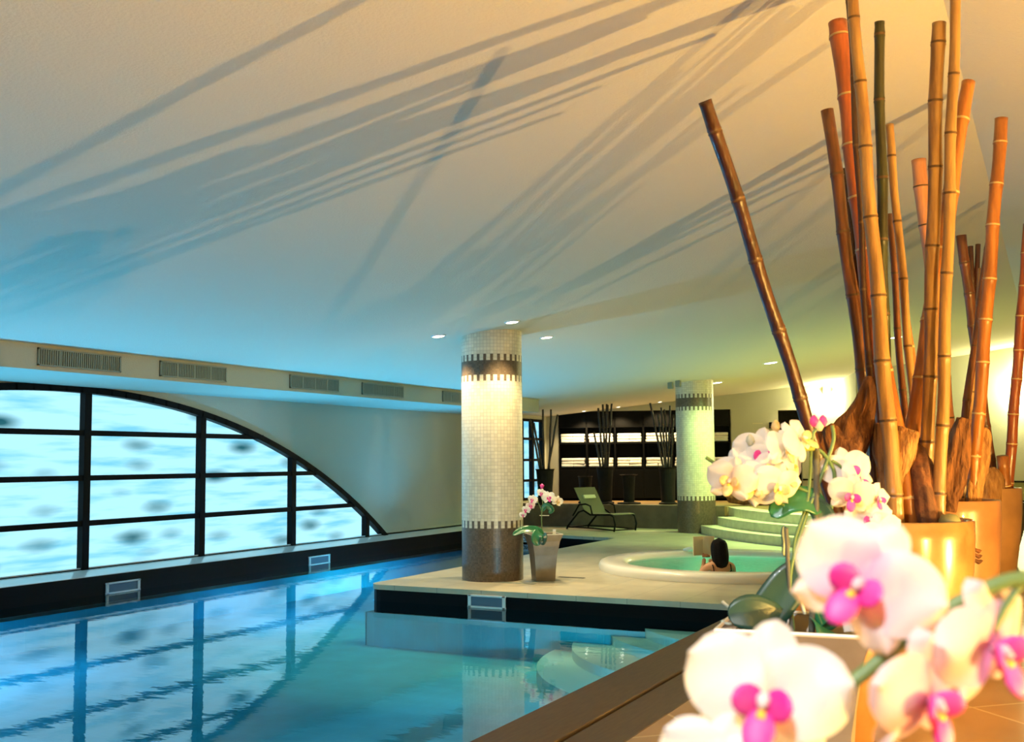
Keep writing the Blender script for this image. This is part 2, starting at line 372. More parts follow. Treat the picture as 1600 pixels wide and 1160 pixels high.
    def build(s, name, mats, parent=None, smooth=False, origin=None, bevel=0, sub=0, solid=0, fixn=True):
        if not isinstance(mats, (list, tuple)): mats = [mats]
        o_ = Vector(origin) if origin is not None else (Vector(parent['_o']) if parent is not None and '_o' in parent else Vector((0, 0, 0)))
        me = bpy.data.meshes.new(name)
        me.from_pydata([v - o_ for v in s.v], [], s.f)
        for m in mats: me.materials.append(M[m] if isinstance(m, str) else m)
        for i, p in enumerate(me.polygons): p.material_index = s.m[i]; p.use_smooth = smooth
        if s.uv:
            ul = me.uv_layers.new(name='UVMap')
            for fi, uvs in s.uv.items():
                for li, uvc in zip(me.polygons[fi].loop_indices, uvs): ul.data[li].uv = uvc
        if fixn:
            bm = bmesh.new(); bm.from_mesh(me); bmesh.ops.recalc_face_normals(bm, faces=bm.faces); bm.to_mesh(me); bm.free()
        o = bpy.data.objects.new(name, me); COL.objects.link(o)
        if parent is not None:
            o.parent = parent
            if origin is not None and '_o' in parent: o.location = o_ - Vector(parent['_o'])
        elif origin is not None: o.location = o_
        if solid:
            md = o.modifiers.new('solid', 'SOLIDIFY'); md.thickness = solid; md.offset = 0
        if bevel:
            md = o.modifiers.new('bevel', 'BEVEL'); md.width = bevel; md.segments = 2; md.limit_method = 'ANGLE'
        if sub:
            md = o.modifiers.new('sub', 'SUBSURF'); md.levels = sub; md.render_levels = sub
        return o
def tag(o, label=None, cat=None, group=None, kind=None):
    if label: o['label'] = label
    if cat: o['category'] = cat
    if group: o['group'] = group
    if kind: o['kind'] = kind
    return o
def empty(name, loc, label, cat, group=None):
    o = bpy.data.objects.new(name, None); COL.objects.link(o); o.location = loc; o['_o'] = tuple(loc)
    o.empty_display_size = 0.1
    return tag(o, label, cat, group)
def struct(mb, name, mats, **k):
    return tag(mb.build(name, mats, **k), kind='structure')
def copy_tree(o, parent=None):
    c = o.copy(); COL.objects.link(c); c.parent = parent
    for ch in list(o.children): copy_tree(ch, c)
    return c

# ------------------------------------------------------------------ the room
b = MB()                                                              # ceiling slab, rising to the right
prof = [(-11.6, zceil(-11.6)), (-9.6, zceil(-9.6)), (-0.42, zceil(-0.42)), (0.1, 3.60), (3.3, 3.05)]
for i in range(len(prof) - 1):
    (x0, z0), (x1, z1) = prof[i], prof[i + 1]
    v = [(x0, -5, z0), (x1, -5, z1), (x1, 29, z1), (x0, 29, z0)]
    b.q(*v); b.q(*[(x, y, 4.6) for x, y, z in v])
x0, z0 = prof[0]; x1, z1 = prof[-1]
b.q((x0, -5, z0), (x0, 29, z0), (x0, 29, 4.6), (x0, -5, 4.6)); b.q((x1, -5, z1), (x1, 29, z1), (x1, 29, 4.6), (x1, -5, 4.6))
struct(b, 'ceiling', 'ceiling', fixn=False)

b = MB(); b.box((-11.5, -5, 2.5), (-9.6, 19.85, 2.9)); struct(b, 'wall_bulkhead', 'wall')

# left wall with the arched window opening
ARC_R = 12.45; ARC_C = 9.4; ARC_TOP = 2.5; ARC_HALF = 7.35; SILL = 0.10
def arcz(y): 
    d = y - ARC_C
    return ARC_TOP - ARC_R + math.sqrt(max(0, ARC_R ** 2 - d * d))
W2 = (21.9, 23.60, 0.55, 2.50)                                          # second window: y0 y1 z0 z1
b = MB()
def wl(y0, y1, z0, z1):
    b.q((-11.3, y0, z0), (-11.3, y1, z0), (-11.3, y1, z1), (-11.3, y0, z1))
n = 60; ys = [ARC_C - ARC_HALF + 2 * ARC_HALF * i / n for i in range(n + 1)]
for i in range(n):
    y0, y1 = ys[i], ys[i + 1]; a0, a1 = max(arcz(y0), SILL), max(arcz(y1), SILL)
    b.q((-11.3, y0, a0), (-11.3, y1, a1), (-11.3, y1, 2.75), (-11.3, y0, 2.75))
    b.q((-11.3, y0, a0), (-11.3, y1, a1), (-11.55, y1, a1), (-11.55, y0, a0))
wl(-5, ys[0], -1.6, 2.75); wl(ys[-1], W2[0], -1.6, 2.75); wl(ys[0], ys[-1], -1.6, SILL)
wl(W2[0], W2[1], -1.6, W2[2]); wl(W2[0], W2[1], W2[3], 2.75); wl(W2[1], 25, -1.6, 2.75)
b.q((-11.3, ys[0], SILL), (-11.3, ys[-1], SILL), (-11.55, ys[-1], SILL), (-11.55, ys[0], SILL))
for z in (W2[2], W2[3]): b.q((-11.3, W2[0], z), (-11.3, W2[1], z), (-11.55, W2[1], z), (-11.55, W2[0], z))
for y in (W2[0], W2[1]): b.q((-11.3, y, W2[2]), (-11.3, y, W2[3]), (-11.55, y, W2[3]), (-11.55, y, W2[2]))
struct(b, 'wall_left', 'wall', fixn=False)
b = MB(); b.box((-11.9, -5.2, -1.6), (-11.7, 29, 4.6)); struct(b, 'wall_outer', 'black')

# window 1: arched frame, mullions, panes
w1 = bpy.data.objects.new('window_1', None); COL.objects.link(w1); w1.location = (-11.35, ARC_C, SILL); w1['_o'] = (-11.35, ARC_C, SILL); tag(w1, kind='structure')
b = MB()
for i in range(n):
    y0, y1 = ys[i], ys[i + 1]; a0, a1 = max(arcz(y0), SILL), max(arcz(y1), SILL)
    d = (Vector((0, y1, a1)) - Vector((0, y0, a0))); L_ = d.length / 2 + 0.01; d.normalize(); nn = Vector((0, -d.z, d.y))
    c = Vector((-11.33, (y0 + y1) / 2, (a0 + a1) / 2)) - nn * 0.03
    b.obox(c, (0.06, 0, 0), d * L_, nn * 0.045)
b.build('arch_frame', 'frame', w1)
MUL = [ARC_C + 0.36 + 2.11 * k for k in range(-3, 4)]
for y in MUL:
    if abs(y - ARC_C) > ARC_HALF: continue
    b = MB(); b.box((-11.38, y - 0.055, SILL), (-11.28, y + 0.055, arcz(y))); b.build('mullion', 'frame', w1)
for z in (0.72, 1.31, 1.90):
    h = math.sqrt(ARC_R ** 2 - (z - ARC_TOP + ARC_R) ** 2)
    b = MB(); b.box((-11.37, ARC_C - h, z - 0.035), (-11.29, ARC_C + h, z + 0.035)); b.build('transom', 'frame', w1)
b = MB(); b.box((-11.37, ys[0], SILL), (-11.29, ys[-1], SILL + 0.035)); b.build('bottom_rail', 'frame', w1)
b = MB()
for i in range(n):
    y0, y1 = ys[i], ys[i + 1]; a0, a1 = max(arcz(y0), SILL) + .01, max(arcz(y1), SILL) + .01
    b.q((-11.40, y0, SILL), (-11.40, y1, SILL), (-11.40, y1, a1), (-11.40, y0, a0))
b.build('pane', 'pane', w1)
w2 = bpy.data.objects.new('window_2', None); COL.objects.link(w2); w2.location = (-11.35, W2[0], W2[2]); w2['_o'] = (-11.35, W2[0], W2[2]); tag(w2, kind='structure')
b = MB()
for y in (W2[0] + .04, 22.45, 23.0, W2[1] - 0.04): b.box((-11.38, y - 0.045, W2[2]), (-11.28, y + 0.045, W2[3]))
for z in (W2[2] + 0.03, 1.02, 1.51, 2.02, W2[3] - 0.03): b.box((-11.37, W2[0], z - 0.03), (-11.29, W2[1], z + 0.03))
b.build('window_frame', 'frame', w2)
b = MB(); b.box((-11.42, W2[0], W2[2]), (-11.40, W2[1], W2[3])); b.build('pane', 'pane', w2)

# far wall (slanted), with the shelf niche and the dark doorway
def fp(t, back, z): return F0 + FD * t + FN * back + Vector((0, 0, z))
def fbox(b, t0, t1, k0, k1, z0, z1):
    c = fp((t0 + t1) / 2, (k0 + k1) / 2, (z0 + z1) / 2); b.obox(c, FD * (t1 - t0) / 2, FN * (k1 - k0) / 2, (0, 0, (z1 - z0) / 2))
def tF(x, y): return (aF(x, y) - F0).dot(FD)
tS0, tS1 = tF(873, 700), tF(1142, 700); tD0, tD1 = tF(1217, 700), tF(1253, 700); tE = tF(1310, 640)
b = MB()
fbox(b, -0.5, tS0, 0, 0.6, -0.2, 4); fbox(b, tS0, tS1, 0, 0.6, 2.70, 4); fbox(b, tS1, tD0, 0, 0.6, -0.2, 4)
fbox(b, tD0, tD1, 0, 0.6, 2.66, 4); fbox(b, tD1, tE + 0.2, 0, 0.6, -0.2, 4)
fbox(b, tS0, tS1, 0.5, 0.62, 0.3, 4)
struct(b, 'wall_far', 'wall')
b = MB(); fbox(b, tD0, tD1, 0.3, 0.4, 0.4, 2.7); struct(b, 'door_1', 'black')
pE = fp(tE, 0, 0)
CW = [pE, Vector((-3.85, 24.0, 0)), Vector((-2.6, 24.05, 0)), Vector((-1.3, 23.98, 0)), Vector((0, 23.8, 0)), Vector((1.6, 23.3, 0)), Vector((3.0, 22.4, 0))]
b = MB()
for p0, p1 in zip(CW, CW[1:]):
    d = (p1 - p0); L_ = d.length; d.normalize(); nn = Vector((-d.y, d.x, 0)); c = (p0 + p1) / 2 + nn * 0.15
    b.mi = 0; b.obox((c.x, c.y, 2.6), d * (L_ / 2 + .03), nn * 0.15, (0, 0, 1.60))
    b.mi = 1; b.obox((c.x, c.y, 0.7), d * (L_ / 2 + .03), nn * 0.152, (0, 0, 0.30))
struct(b, 'wall_curved', ['wall', 'wall_olive'])
b = MB()
for p0, p1 in zip(CW, CW[1:]):
    d = (p1 - p0); L_ = d.length; d.normalize(); nn = Vector((-d.y, d.x, 0)); c = (p0 + p1) / 2
    b.obox((c.x, c.y, 1.0), d * (L_ / 2), nn * 0.02, (0, 0, 0.018))
    b.obox((c.x, c.y, 0.56), d * (L_ / 2), nn * 0.02, (0, 0, 0.06))
fbox(b, tD1, tE, -0.02, 0.0, 0.98, 1.02); 
struct(b, 'trim_1', 'black')
b = MB(); b.box((3.0, -5, 0.3), (3.2, 22.6, 4.4)); struct(b, 'wall_right', 'wall')
b = MB(); b.box((-11.6, -5.2, -1.6), (3.2, -5, 4.5)); struct(b, 'wall_back', 'wall')

# floors
JC = Vector((-4.0, 14.35, 0)); JR = 1.55
hole = [(JC.x + JR * math.cos(2 * PI * k / 48), JC.y + JR * math.sin(2 * PI * k / 48)) for k in range(48)]
cr = [(-7.6 + 0.18 - 0.18 * math.cos(a), 10.83 + 0.18 - 0.18 * math.sin(a)) for a in (0, .39, .79, 1.18, 1.57)]
outer = cr + [(-1.9, 10.83), (-1.9, 22.02), (-11.05, 22.02), (-11.05, 20.05), (-7.6, 19.05)]
b = MB(); b.poly(outer, -0.06, 0.0, [hole]); struct(b, 'floor_pool_deck', 'deck')
b = MB(); b.poly([(x + (0.01 if x < -7 else 0), y + 0.01) if (x, y) in cr else (x, y) for x, y in cr + [(-1.9, 10.835), (-1.9, 11.1), (-7.3, 11.1), (-7.3, 19.3), (-11.05, 20.35), (-11.05, 20.06), (-7.59, 19.06)]], -1.5, -0.035)
struct(b, 'trim_2', 'black_tile')
SC = Vector((-0.09, 24.2, 0))
def arc(R, a0, a1, n=40): return [(SC.x + R * math.cos(a0 + (a1 - a0) * i / n), SC.y + R * math.sin(a0 + (a1 - a0) * i / n)) for i in range(n + 1)]
def a_y(R, y): return PI + math.asin((SC.y - y) / R)
def a_x(R, x): return PI + math.acos((SC.x - x) / R)
up_arc = arc(6.5, a_y(6.5, 22.0), a_x(6.5, -1.9))
b = MB(); b.poly([(-1.42, -5), (3.1, -5), (3.1, 29), (-11.3, 29), (-11.3, 22.0)] + up_arc + [(-1.42, 17.9)], 0.3, 0.5, bottom=False)
struct(b, 'floor_upper', 'orange_tile')
b = MB(); b.box((-11.3, 21.98, -0.05), (-6.3, 22.3, 0.505)); struct(b, 'wall_ledge', 'ledge')
# curved stone steps
steps = empty('curved_steps', (-4.5, 19.6, 0), 'pale stone curved steps rising behind the round whirlpool tub', 'steps')
for R, z, nm in ((7.2, 0.167, 'step'), (6.86, 0.334, 'step')):
    a0 = math.radians(207.6); a1 = a_x(R, -1.9)
    b = MB(); b.poly(arc(R, a0, a1) + arc(R - 0.8, a_x(R - 0.8, -1.9), a0), 0.0 if R > 7 else 0.167, z); b.build(nm, 'step', steps, bevel=0.012)
a0 = a_y(6.52, 22.0)
b = MB(); b.poly(arc(6.52, math.radians(201), a_x(6.52, -1.9)) + arc(6.1, a_x(6.1, -1.9), math.radians(201)), 0.334, 0.504); b.build('step', 'step', steps, bevel=0.012)
# near side coping and side
b = MB(); b.box((-1.9, -5, 0.44), (-1.62, 17.9, 0.505)); struct(b, 'trim_3', 'coping', bevel=0.008)
b = MB(); b.box((-1.605, -5, 0.44), (-1.40, 17.9, 0.502)); struct(b, 'trim_4', 'coping', bevel=0.006)
b = MB(); b.box((-1.88, -5, -1.5), (-1.42, 17.9, 0.44)); struct(b, 'trim_5', 'black_tile')
# left pool edge
b = MB(); b.box((-11.3, -5, -0.30), (-11.05, 20.1, 0.05)); struct(b, 'trim_6', 'black_tile')
b = MB()
for p0_, p1_ in (((-11.3, 0.125), (-11.07, 0.055)), ((-11.07, 0.055), (-11.07, 0.045)), ((-11.07, 0.045), (-11.3, 0.045)), ((-11.3, 0.045), (-11.3, 0.15))):
    b.q((p0_[0], -5, p0_[1]), (p1_[0], -5, p1_[1]), (p1_[0], 20.1, p1_[1]), (p0_[0], 20.1, p0_[1]))
struct(b, 'trim_7', 'sill')
# pool basin
b = MB()
b.q((-11.3, -5, -0.74), (-1.9, -5, -0.74), (-1.9, 20.5, -0.74), (-11.3, 20.5, -0.74))
b.q((-11.06, -5, -0.74), (-11.06, 20.5, -0.74), (-11.06, 20.5, -0.35), (-11.06, -5, -0.35))
b.q((-7.6, 10.82, -0.74), (-1.9, 10.82, -0.74), (-1.9, 10.82, -0.34), (-7.6, 10.82, -0.34))
b.q((-7.62, 10.82, -0.74), (-7.62, 19, -0.74), (-7.62, 19, -0.34), (-7.62, 10.82, -0.34))
b.q((-1.905, -5, -0.74), (-1.905, 10.83, -0.74), (-1.905, 10.83, -0.25), (-1.905, -5, -0.25))
b.q((-7.6, 19.04, -0.74), (-11.05, 20.04, -0.74), (-11.05, 20.04, -0.34), (-7.6, 19.04, -0.34))
struct(b, 'floor_pool_basin', 'pool_tile', fixn=False)
# curved steps under the water at the near corner
for k, (cx_, cy_, R, z) in enumerate(((-2.46, 10.95, 2.6, -0.60), (-2.62, 11.46, 2.3, -0.50), (-2.67, 11.85, 2.0, -0.40), (-2.58, 11.76, 1.7, -0.30))):
    h_ = math.asin((cy_ - 10.81) / R); pts = []
    for i in range(41):
        t_ = PI + h_ + (PI - 2 * h_) * i / 40; x_ = cx_ + R * math.cos(t_)
        if x_ < -1.92: pts.append((x_, cy_ + R * math.sin(t_)))
    pts.append((-1.92, pts[-1][1])); pts.append((-1.92, 10.81))
    b = MB(); b.poly(pts, -0.735 if k == 0 else z - 0.10, z)
    tag(b.build('pool_step', 'pool_step', origin=(-1.9, 10.8, z)), ['lowest and widest', 'second lowest', 'second highest', 'highest and smallest'][k] + ' of the curved steps under the water beside the dark coping', 'step', 'curved steps under the water')
b = MB(); b.poly([(-11.05, -5), (-1.9, -5), (-1.9, 10.83)] + cr[::-1] + [(-7.6, 19.05), (-11.05, 20.05)], -0.2, -0.2, bottom=False)
b.f = [f for f in b.f if len(f) == 3]; b.m = b.m[:len(b.f)]
tag(b.build('pool_water', 'water', fixn=False), 'bright turquoise water filling the swimming pool under the arched window', 'water', kind='stuff')

# whirlpool tub
tub = empty('whirlpool_tub', (JC.x, JC.y, 0), 'round cream whirlpool tub set into the stone deck before the curved steps', 'hot tub')
pr_ = [(1.83, 0.001), (1.84, 0.06), (1.82, 0.105), (1.78, 0.12), (1.55, 0.12), (1.48, 0.10), (1.455, 0.05), (1.44, -0.1), (1.40, -0.35), (1.05, -0.42), (0.98, -0.5), (0.92, -0.85), (0.0, -0.9)]
b = MB(); b.lathe(pr_[:7], 96, JC, cap0=False, cap1=False); b.build('rim', 'tub', tub, smooth=True, fixn=False)
b = MB(); b.lathe(pr_[6:], 96, JC, cap0=False, cap1=False); b.build('basin', 'tub', tub, smooth=True, fixn=False)
b = MB(); b.lathe([(1.452, 0.03), (0.7, 0.03), (0.001, 0.03)], 64, JC, cap0=False, cap1=False)
tag(b.build('tub_water', 'tub_water', origin=(JC.x, JC.y, 0.03), fixn=False), 'green lit water in the round whirlpool tub', 'water', kind='stuff')
for k in range(3):
    p = az(1150 - k * 52, 861 - k * .5, 0.12); 
b = MB(); p = az(1077, 862, 0.12); b.tube([p + Vector((-.09, 0, .02)), p + Vector((0, 0, .035)), p + Vector((.09, .02, .02))], [0.02, .035, .02], 8)
tag(b.build('folded_cloth', 'white', origin=p, smooth=True), 'small white folded cloth lying on the far rim of the whirlpool tub', 'cloth')

# ------------------------------------------------------------------ columns
def column(px, py, label):
    p = az(px, py, 0); r = 0.39; top = zceil(p.x) + 0.06
    b = MB(); seg = 84
    for k in range(seg):
        t0, t1 = k / seg, (k + 1) / seg; a0, a1 = t0 * 2 * PI, t1 * 2 * PI
        b.q(p + Vector((r * math.cos(a0), r * math.sin(a0), 0)), p + Vector((r * math.cos(a1), r * math.sin(a1), 0)),
            p + Vector((r * math.cos(a1), r * math.sin(a1), top)), p + Vector((r * math.cos(a0), r * math.sin(a0), top)),
            uv=[(t0, 0), (t1, 0), (t1, top), (t0, top)])
    o = b.build('mosaic_column', 'mosaic', origin=p, smooth=True, fixn=False)
    return tag(o, label, 'column', 'mosaic columns'), p
c1, C1 = column(770, 905, 'round mosaic column with brown bands standing on the pool corner, warm lit')
c2, C2 = column(1089, 832, 'round mosaic column behind the whirlpool beside the curved steps, green lit')

# ------------------------------------------------------------------ ceiling lights
def ceil_pt(x, y):
    d = ray(x, y); k = 2.77 + 0.11 * 9.6; t = (k - HZ) / (d.z - 0.11 * d.x); return ORG + d * t
tilt = math.atan(0.11)
def downlight(p, label, e, colr, r=0.075, spot=100, aim=None):
    t = empty('ceiling_light', p, label, 'ceiling light', 'recessed ceiling lights')
    b = MB(); b.lathe([(r, -0.012), (r * 1.25, -0.008), (r * 1.3, 0.004), (r, 0.01)], 24, cap0=False, cap1=False); o = b.build('ring', 'white', t, origin=None); 
    for v in o.data.vertices: v.co += Vector(p)
    b = MB(); b.lathe([(r, -0.006), (0.001, -0.006)], 24, cap0=False, cap1=False); o2 = b.build('bulb', 'lamp_on', t)
    for v in o2.data.vertices: v.co += Vector(p)
    t.rotation_euler = (0, -tilt, 0)
    light('downlight', 'SPOT', (p.x, p.y, p.z - 0.05), e, colr, 0.05, aim or (p.x, p.y, 0), spot=math.radians(spot), blend=0.5)
Y_ = (1.0, 0.74, 0.38); G_ = (0.62, 1.0, 0.36)
downlight(ceil_pt(685, 525), 'small ceiling light left of the warm lit column top', 200, Y_)
downlight(ceil_pt(800, 503), 'small ceiling light directly above the warm lit column top', 230, Y_)
downlight(ceil_pt(854, 527), 'small ceiling light right of the warm lit column top', 380, Y_)
downlight(ceil_pt(1120, 598), 'ceiling light touching the top of the green lit column', 350, G_, 0.11)
downlight(ceil_pt(1204, 567), 'ceiling light between green column and leftmost bamboo pole', 560, G_, 0.12, 110, (-5.6, 20.4, 0.8))
downlight(ceil_pt(1400, 527), 'ceiling light seen between the bamboo poles', 1700, G_, 0.10)
for px_, py_, nm in ((915, 638, 'leftmost'), (968, 637, 'middle'), (1032, 634, 'rightmost')):
    q = aF(px_, py_) - FN * 0.35; q.z = zceil(q.x)
    downlight(q, nm + ' of the three tiny ceiling lights above the towel shelves', 200, Y_, 0.05, 120)
q = aF(1240, 628) - FN * 0.4; q.z = zceil(q.x)
downlight(q, 'ceiling light in front of the dark doorway', 40, Y_, 0.09)

# smoke detector and small ceiling pieces
def disc(px, py, r, label, nm='smoke_detector'):
    p = ceil_pt(px, py); b = MB(); b.lathe([(r, 0.0), (r * .95, -0.02), (r * 0.6, -0.03), (0.001, -0.03)], 20, p, cap0=False, cap1=False)
    tag(b.build(nm, 'white', origin=p, smooth=True), label, 'smoke detector')
disc(1148, 621, 0.07, 'small round detector on the ceiling above the beige wall right of the towel shelves')

# ------------------------------------------------------------------ vents on the bulkhead
vents = [(58, 542, 187, 582, 'leftmost air vent, above the arched window'), (249, 565, 352, 598, 'second air vent from the left, above the arched window'),
         (452, 589, 528, 615, 'third air vent from the left, on the cream bulkhead'), (565, 602, 629, 627, 'fourth air vent from the left, on the cream bulkhead'),
         (691, 615, 740, 638, 'air vent partly hidden behind the warm lit column')]
for x0, y0, x1, y1, lab in vents:
    p0 = aX(x0, y0, -9.6); p1 = aX(x1, y1, -9.6); ya, yb = p0.y, p1.y; za, zb = 2.545, 2.735
    t = empty('air_vent', (-9.58, ya, za), 'pale metal ' + lab, 'air vent', 'air vents on the bulkhead')
    b = MB()
    for (a, c, d, e) in ((ya, yb, za, za + .015), (ya, yb, zb - .015, zb), (ya, ya + .02, za, zb), (yb - .02, yb, za, zb)): b.box((-9.60, a, d), (-9.575, c, e))
    for k in (1, 2, 3):
        yk = ya + (yb - ya) * k / 4; b.box((-9.60, yk - .008, za), (-9.578, yk + .008, zb))
    b.build('vent_frame', 'vent', t)
    b = MB(); b.box((-9.601, ya, za), (-9.592, yb, zb)); b.build('vent_back', 'vent_dark', t)
    b = MB(); ns = int((yb - ya) / 0.028)
    for k in range(ns):
        yk = ya + (k + .5) * (yb - ya) / ns; b.box((-9.594, yk - .007, za + .01), (-9.580, yk + .007, zb - .01))
    b.build('slats', 'vent', t)

# pool skimmers
def skimmer(p, ax, nrm, w, lab):
    t = empty('pool_skimmer', p, lab, 'pool skimmer', 'white pool skimmers at the waterline')
    p = Vector(p); ax = Vector(ax); nrm = Vector(nrm); z = Vector((0, 0, 1)); h = 0.15
    b = MB()
    for s_ in (-1, 1):
        b.obox(p + ax * s_ * (w / 2 - .025), ax * .02, nrm * .012, z * h / 2); b.obox(p + z * s_ * (h / 2 - .011), ax * w / 2, nrm * .012, z * .011)
    b.build('frame', 'white', t, bevel=0.004)
    b = MB(); b.obox(p + nrm * -.004 + z * .0, ax * (w / 2 - .04), nrm * .004, z * (h / 2 - .02)); b.build('flap', 'flap', t)
skimmer((-11.035, 10.17, -0.125), (0, 1, 0), (1, 0, 0), 0.58, 'white pool skimmer in the black edge under the arched window, nearer one')
skimmer((-11.035, 14.35, -0.135), (0, 1, 0), (1, 0, 0), 0.57, 'white pool skimmer in the black edge under the arched window, farther one')
skimmer((-5.92, 10.815, -0.125), (1, 0, 0), (0, -1, 0), 0.50, 'white pool skimmer in the black edge below the warm lit column')
# depth sign on the far pool edge
sg = empty('pool_sign', (-9.6, 19.58, -0.1), 'white plate with black letters on the far black pool edge, right behind the warm column', 'sign')
sd = Vector((1, -0.29, 0)).normalized(); sn = Vector((-0.29, -1, 0)).normalized()
c_ = aY(819, 849, 19.60)
b = MB(); b.obox((c_.x, c_.y - .03, -0.115), sd * 0.17, sn * 0.008, (0, 0, 0.06)); b.build('plate', 'white', sg)
def text(s_, size, loc, rot, m, parent, nm='lettering'):
    cu = bpy.data.curves.new(nm, 'FONT'); cu.body = s_; cu.size = size; cu.extrude = 0.002; cu.align_x = 'RIGHT'
    o = bpy.data.objects.new(nm, cu); COL.objects.link(o); bpy.context.view_layer.update()
    me = bpy.data.meshes.new_from_object(o); bpy.data.objects.remove(o)
    o = bpy.data.objects.new(nm, me); COL.objects.link(o); me.materials.clear(); me.materials.append(M[m])
    o.parent = parent; o.location = Vector(loc) - Vector(parent['_o']); o.rotation_euler = rot
text('ON', 0.12, (c_.x + sd.x * .16 + sn.x * .012, c_.y - .03 + sd.y * .16 + sn.y * .012, -0.158), (PI / 2, 0, math.atan2(sd.y, sd.x)), 'black', sg)

# deck drain grate
g0 = az(735, 908, 0); 
b = MB(); b.box((g0.x - .1, g0.y - .04, 0.0), (g0.x + .9, g0.y + .04, 0.004))
tag(b.build('drain_grate', 'vent', origin=g0), 'thin drain grate flush in the deck left of the warm column foot', 'drain')
g0 = az(893, 903, 0)
b = MB(); b.box((g0.x - .18, g0.y - .03, 0.0), (g0.x + .18, g0.y + .03, 0.004))
tag(b.build('drain_grate', 'vent_dark', origin=g0), 'short dark drain slot in the deck right of the small orchid planter', 'drain')

# ------------------------------------------------------------------ towel shelves
sh = empty('towel_shelf', fp((tS0 + tS1) / 2, 0.2, 0.5), 'long black wall shelving unit full of white towels', 'shelving unit')
b = MB(); fbox(b, tS0, tS1, 0.42, 0.46, 0.5, 2.70); b.build('back_panel', 'black', sh)
NB = 6; bw = (tS1 - tS0) / NB
for k in range(NB + 1):
    tt = tS0 + bw * k; b = MB(); fbox(b, tt - .02, tt + .02, 0.0, 0.42, 0.56, 2.70); b.build('upright', 'black', sh)
for z in (1.33, 1.93): b = MB(); fbox(b, tS0, tS1, 0.005, 0.42, z - .035, z); b.build('shelf', 'black', sh)
b = MB(); fbox(b, tS0, tS1, 0.0, 0.42, 2.3, 2.70); b.build('top_box', 'black', sh)
for k in range(NB):
    tt = tS0 + bw * k; b = MB(); fbox(b, tt + .02, tt + bw - .02, -0.005, 0.02, 0.56, 1.27); b.build('door', 'black', sh, bevel=0.005)
b = MB(); b.box((-0.150, -0.16, 0), (0.150, 0.16, 0.072))
tw = b.build('folded_towel', 'towel', bevel=0.022); tw.modifiers['bevel'].segments = 3; tw.modifiers['bevel'].limit_method = 'NONE'
first = True
ords = ['first', 'second', 'third', 'fourth', 'fifth', 'sixth', 'seventh', 'eighth', 'ninth', 'tenth', 'eleventh', 'twelfth']
for zi, (z, rn) in enumerate(((1.93, 'upper'), (1.33, 'lower'))):
    for s_ in range(12):
        for k, kn in enumerate(('bottom', 'middle', 'top')):
            o = tw if first else tw.copy()
            if not first: COL.objects.link(o)
            first = False
            tt = tS0 + bw * (s_ // 2) + (0.03 + 0.172 if s_ % 2 == 0 else bw - 0.03 - 0.172) + random.uniform(-.008, .008)
            o.location = fp(tt, 0.19 + random.uniform(-.01, .01), z + 0.0735 * k)
            o.rotation_euler = (0, 0, math.atan2(FD.y, FD.x) + random.uniform(-.04, .04))
            tag(o, 'folded white towel, %s of the %s stack from the left on the %s shelf' % (kn, ords[s_], rn), 'towel', 'white towels on the black shelves')

# thermostat and sconces
p = aF(1206, 665); b = MB(); b.obox(p - FN * .015, FD * .065, FN * .02, (0, 0, .075)); tag(b.build('wall_panel', 'black', origin=p, bevel=.006), 'small black control box on the beige wall beside the dark doorway', 'control box')
b = MB(); p = aF(1184, 662); b.obox(p - FN * .004, FD * .12, FN * .004, (0, 0, .008)); tag(b.build('wall_plaque', 'paper', origin=p), 'thin pale strip sign on the beige wall left of the black control box', 'sign')
def sconce(p, nrm, lab, e):
    p = Vector(p); nrm = Vector(nrm); ax = Vector((-nrm.y, nrm.x, 0))
    t = empty('wall_sconce', p, lab, 'wall lamp', 'box wall lamps')
    b = MB(); b.obox(p + nrm * .06, ax * .09, nrm * .06, (0, 0, .10)); b.build('lamp_box', 'sill', t, bevel=.005)
    b = MB(); b.obox(p + nrm * .06, ax * .06, nrm * .04, (0, 0, .105)); b.build('bulb', 'sconce_glow', t)
    light('sconce_lamp', 'POINT', p + nrm * .12 + Vector((0, 0, -.2)), e, (.95, .92, .45), .05)
    light('sconce_lamp', 'POINT', p + nrm * .12 + Vector((0, 0, .18)), e * .4, (.95, .92, .45), .04)
sconce(aF(1291, 610), -FN, 'small box wall lamp glowing near the dark doorway, above the pink orchid buds', 170)
pp = aY(1598, 600, 23.75); sconce(pp, Vector((-.15, -1, 0)).normalized(), 'box wall lamp glowing at the right edge behind the last bamboo pole', 170)
# small speaker boxes by the column top
for (px_, py_, d_) in ((1048, 620, 21.4), (1060, 616, 21.2)):
    p = aD(px_, py_, d_); p.z = zceil(p.x) - .07
    b = MB(); b.box(p + Vector((-.05, -.05, -.06)), p + Vector((.05, .05, .072)))
    tag(b.build('ceiling_speaker', 'vent', origin=p, bevel=.01), ('small pale speaker box on the ceiling left of the green column, %s of two' % ('left' if px_ == 1048 else 'right')), 'speaker')

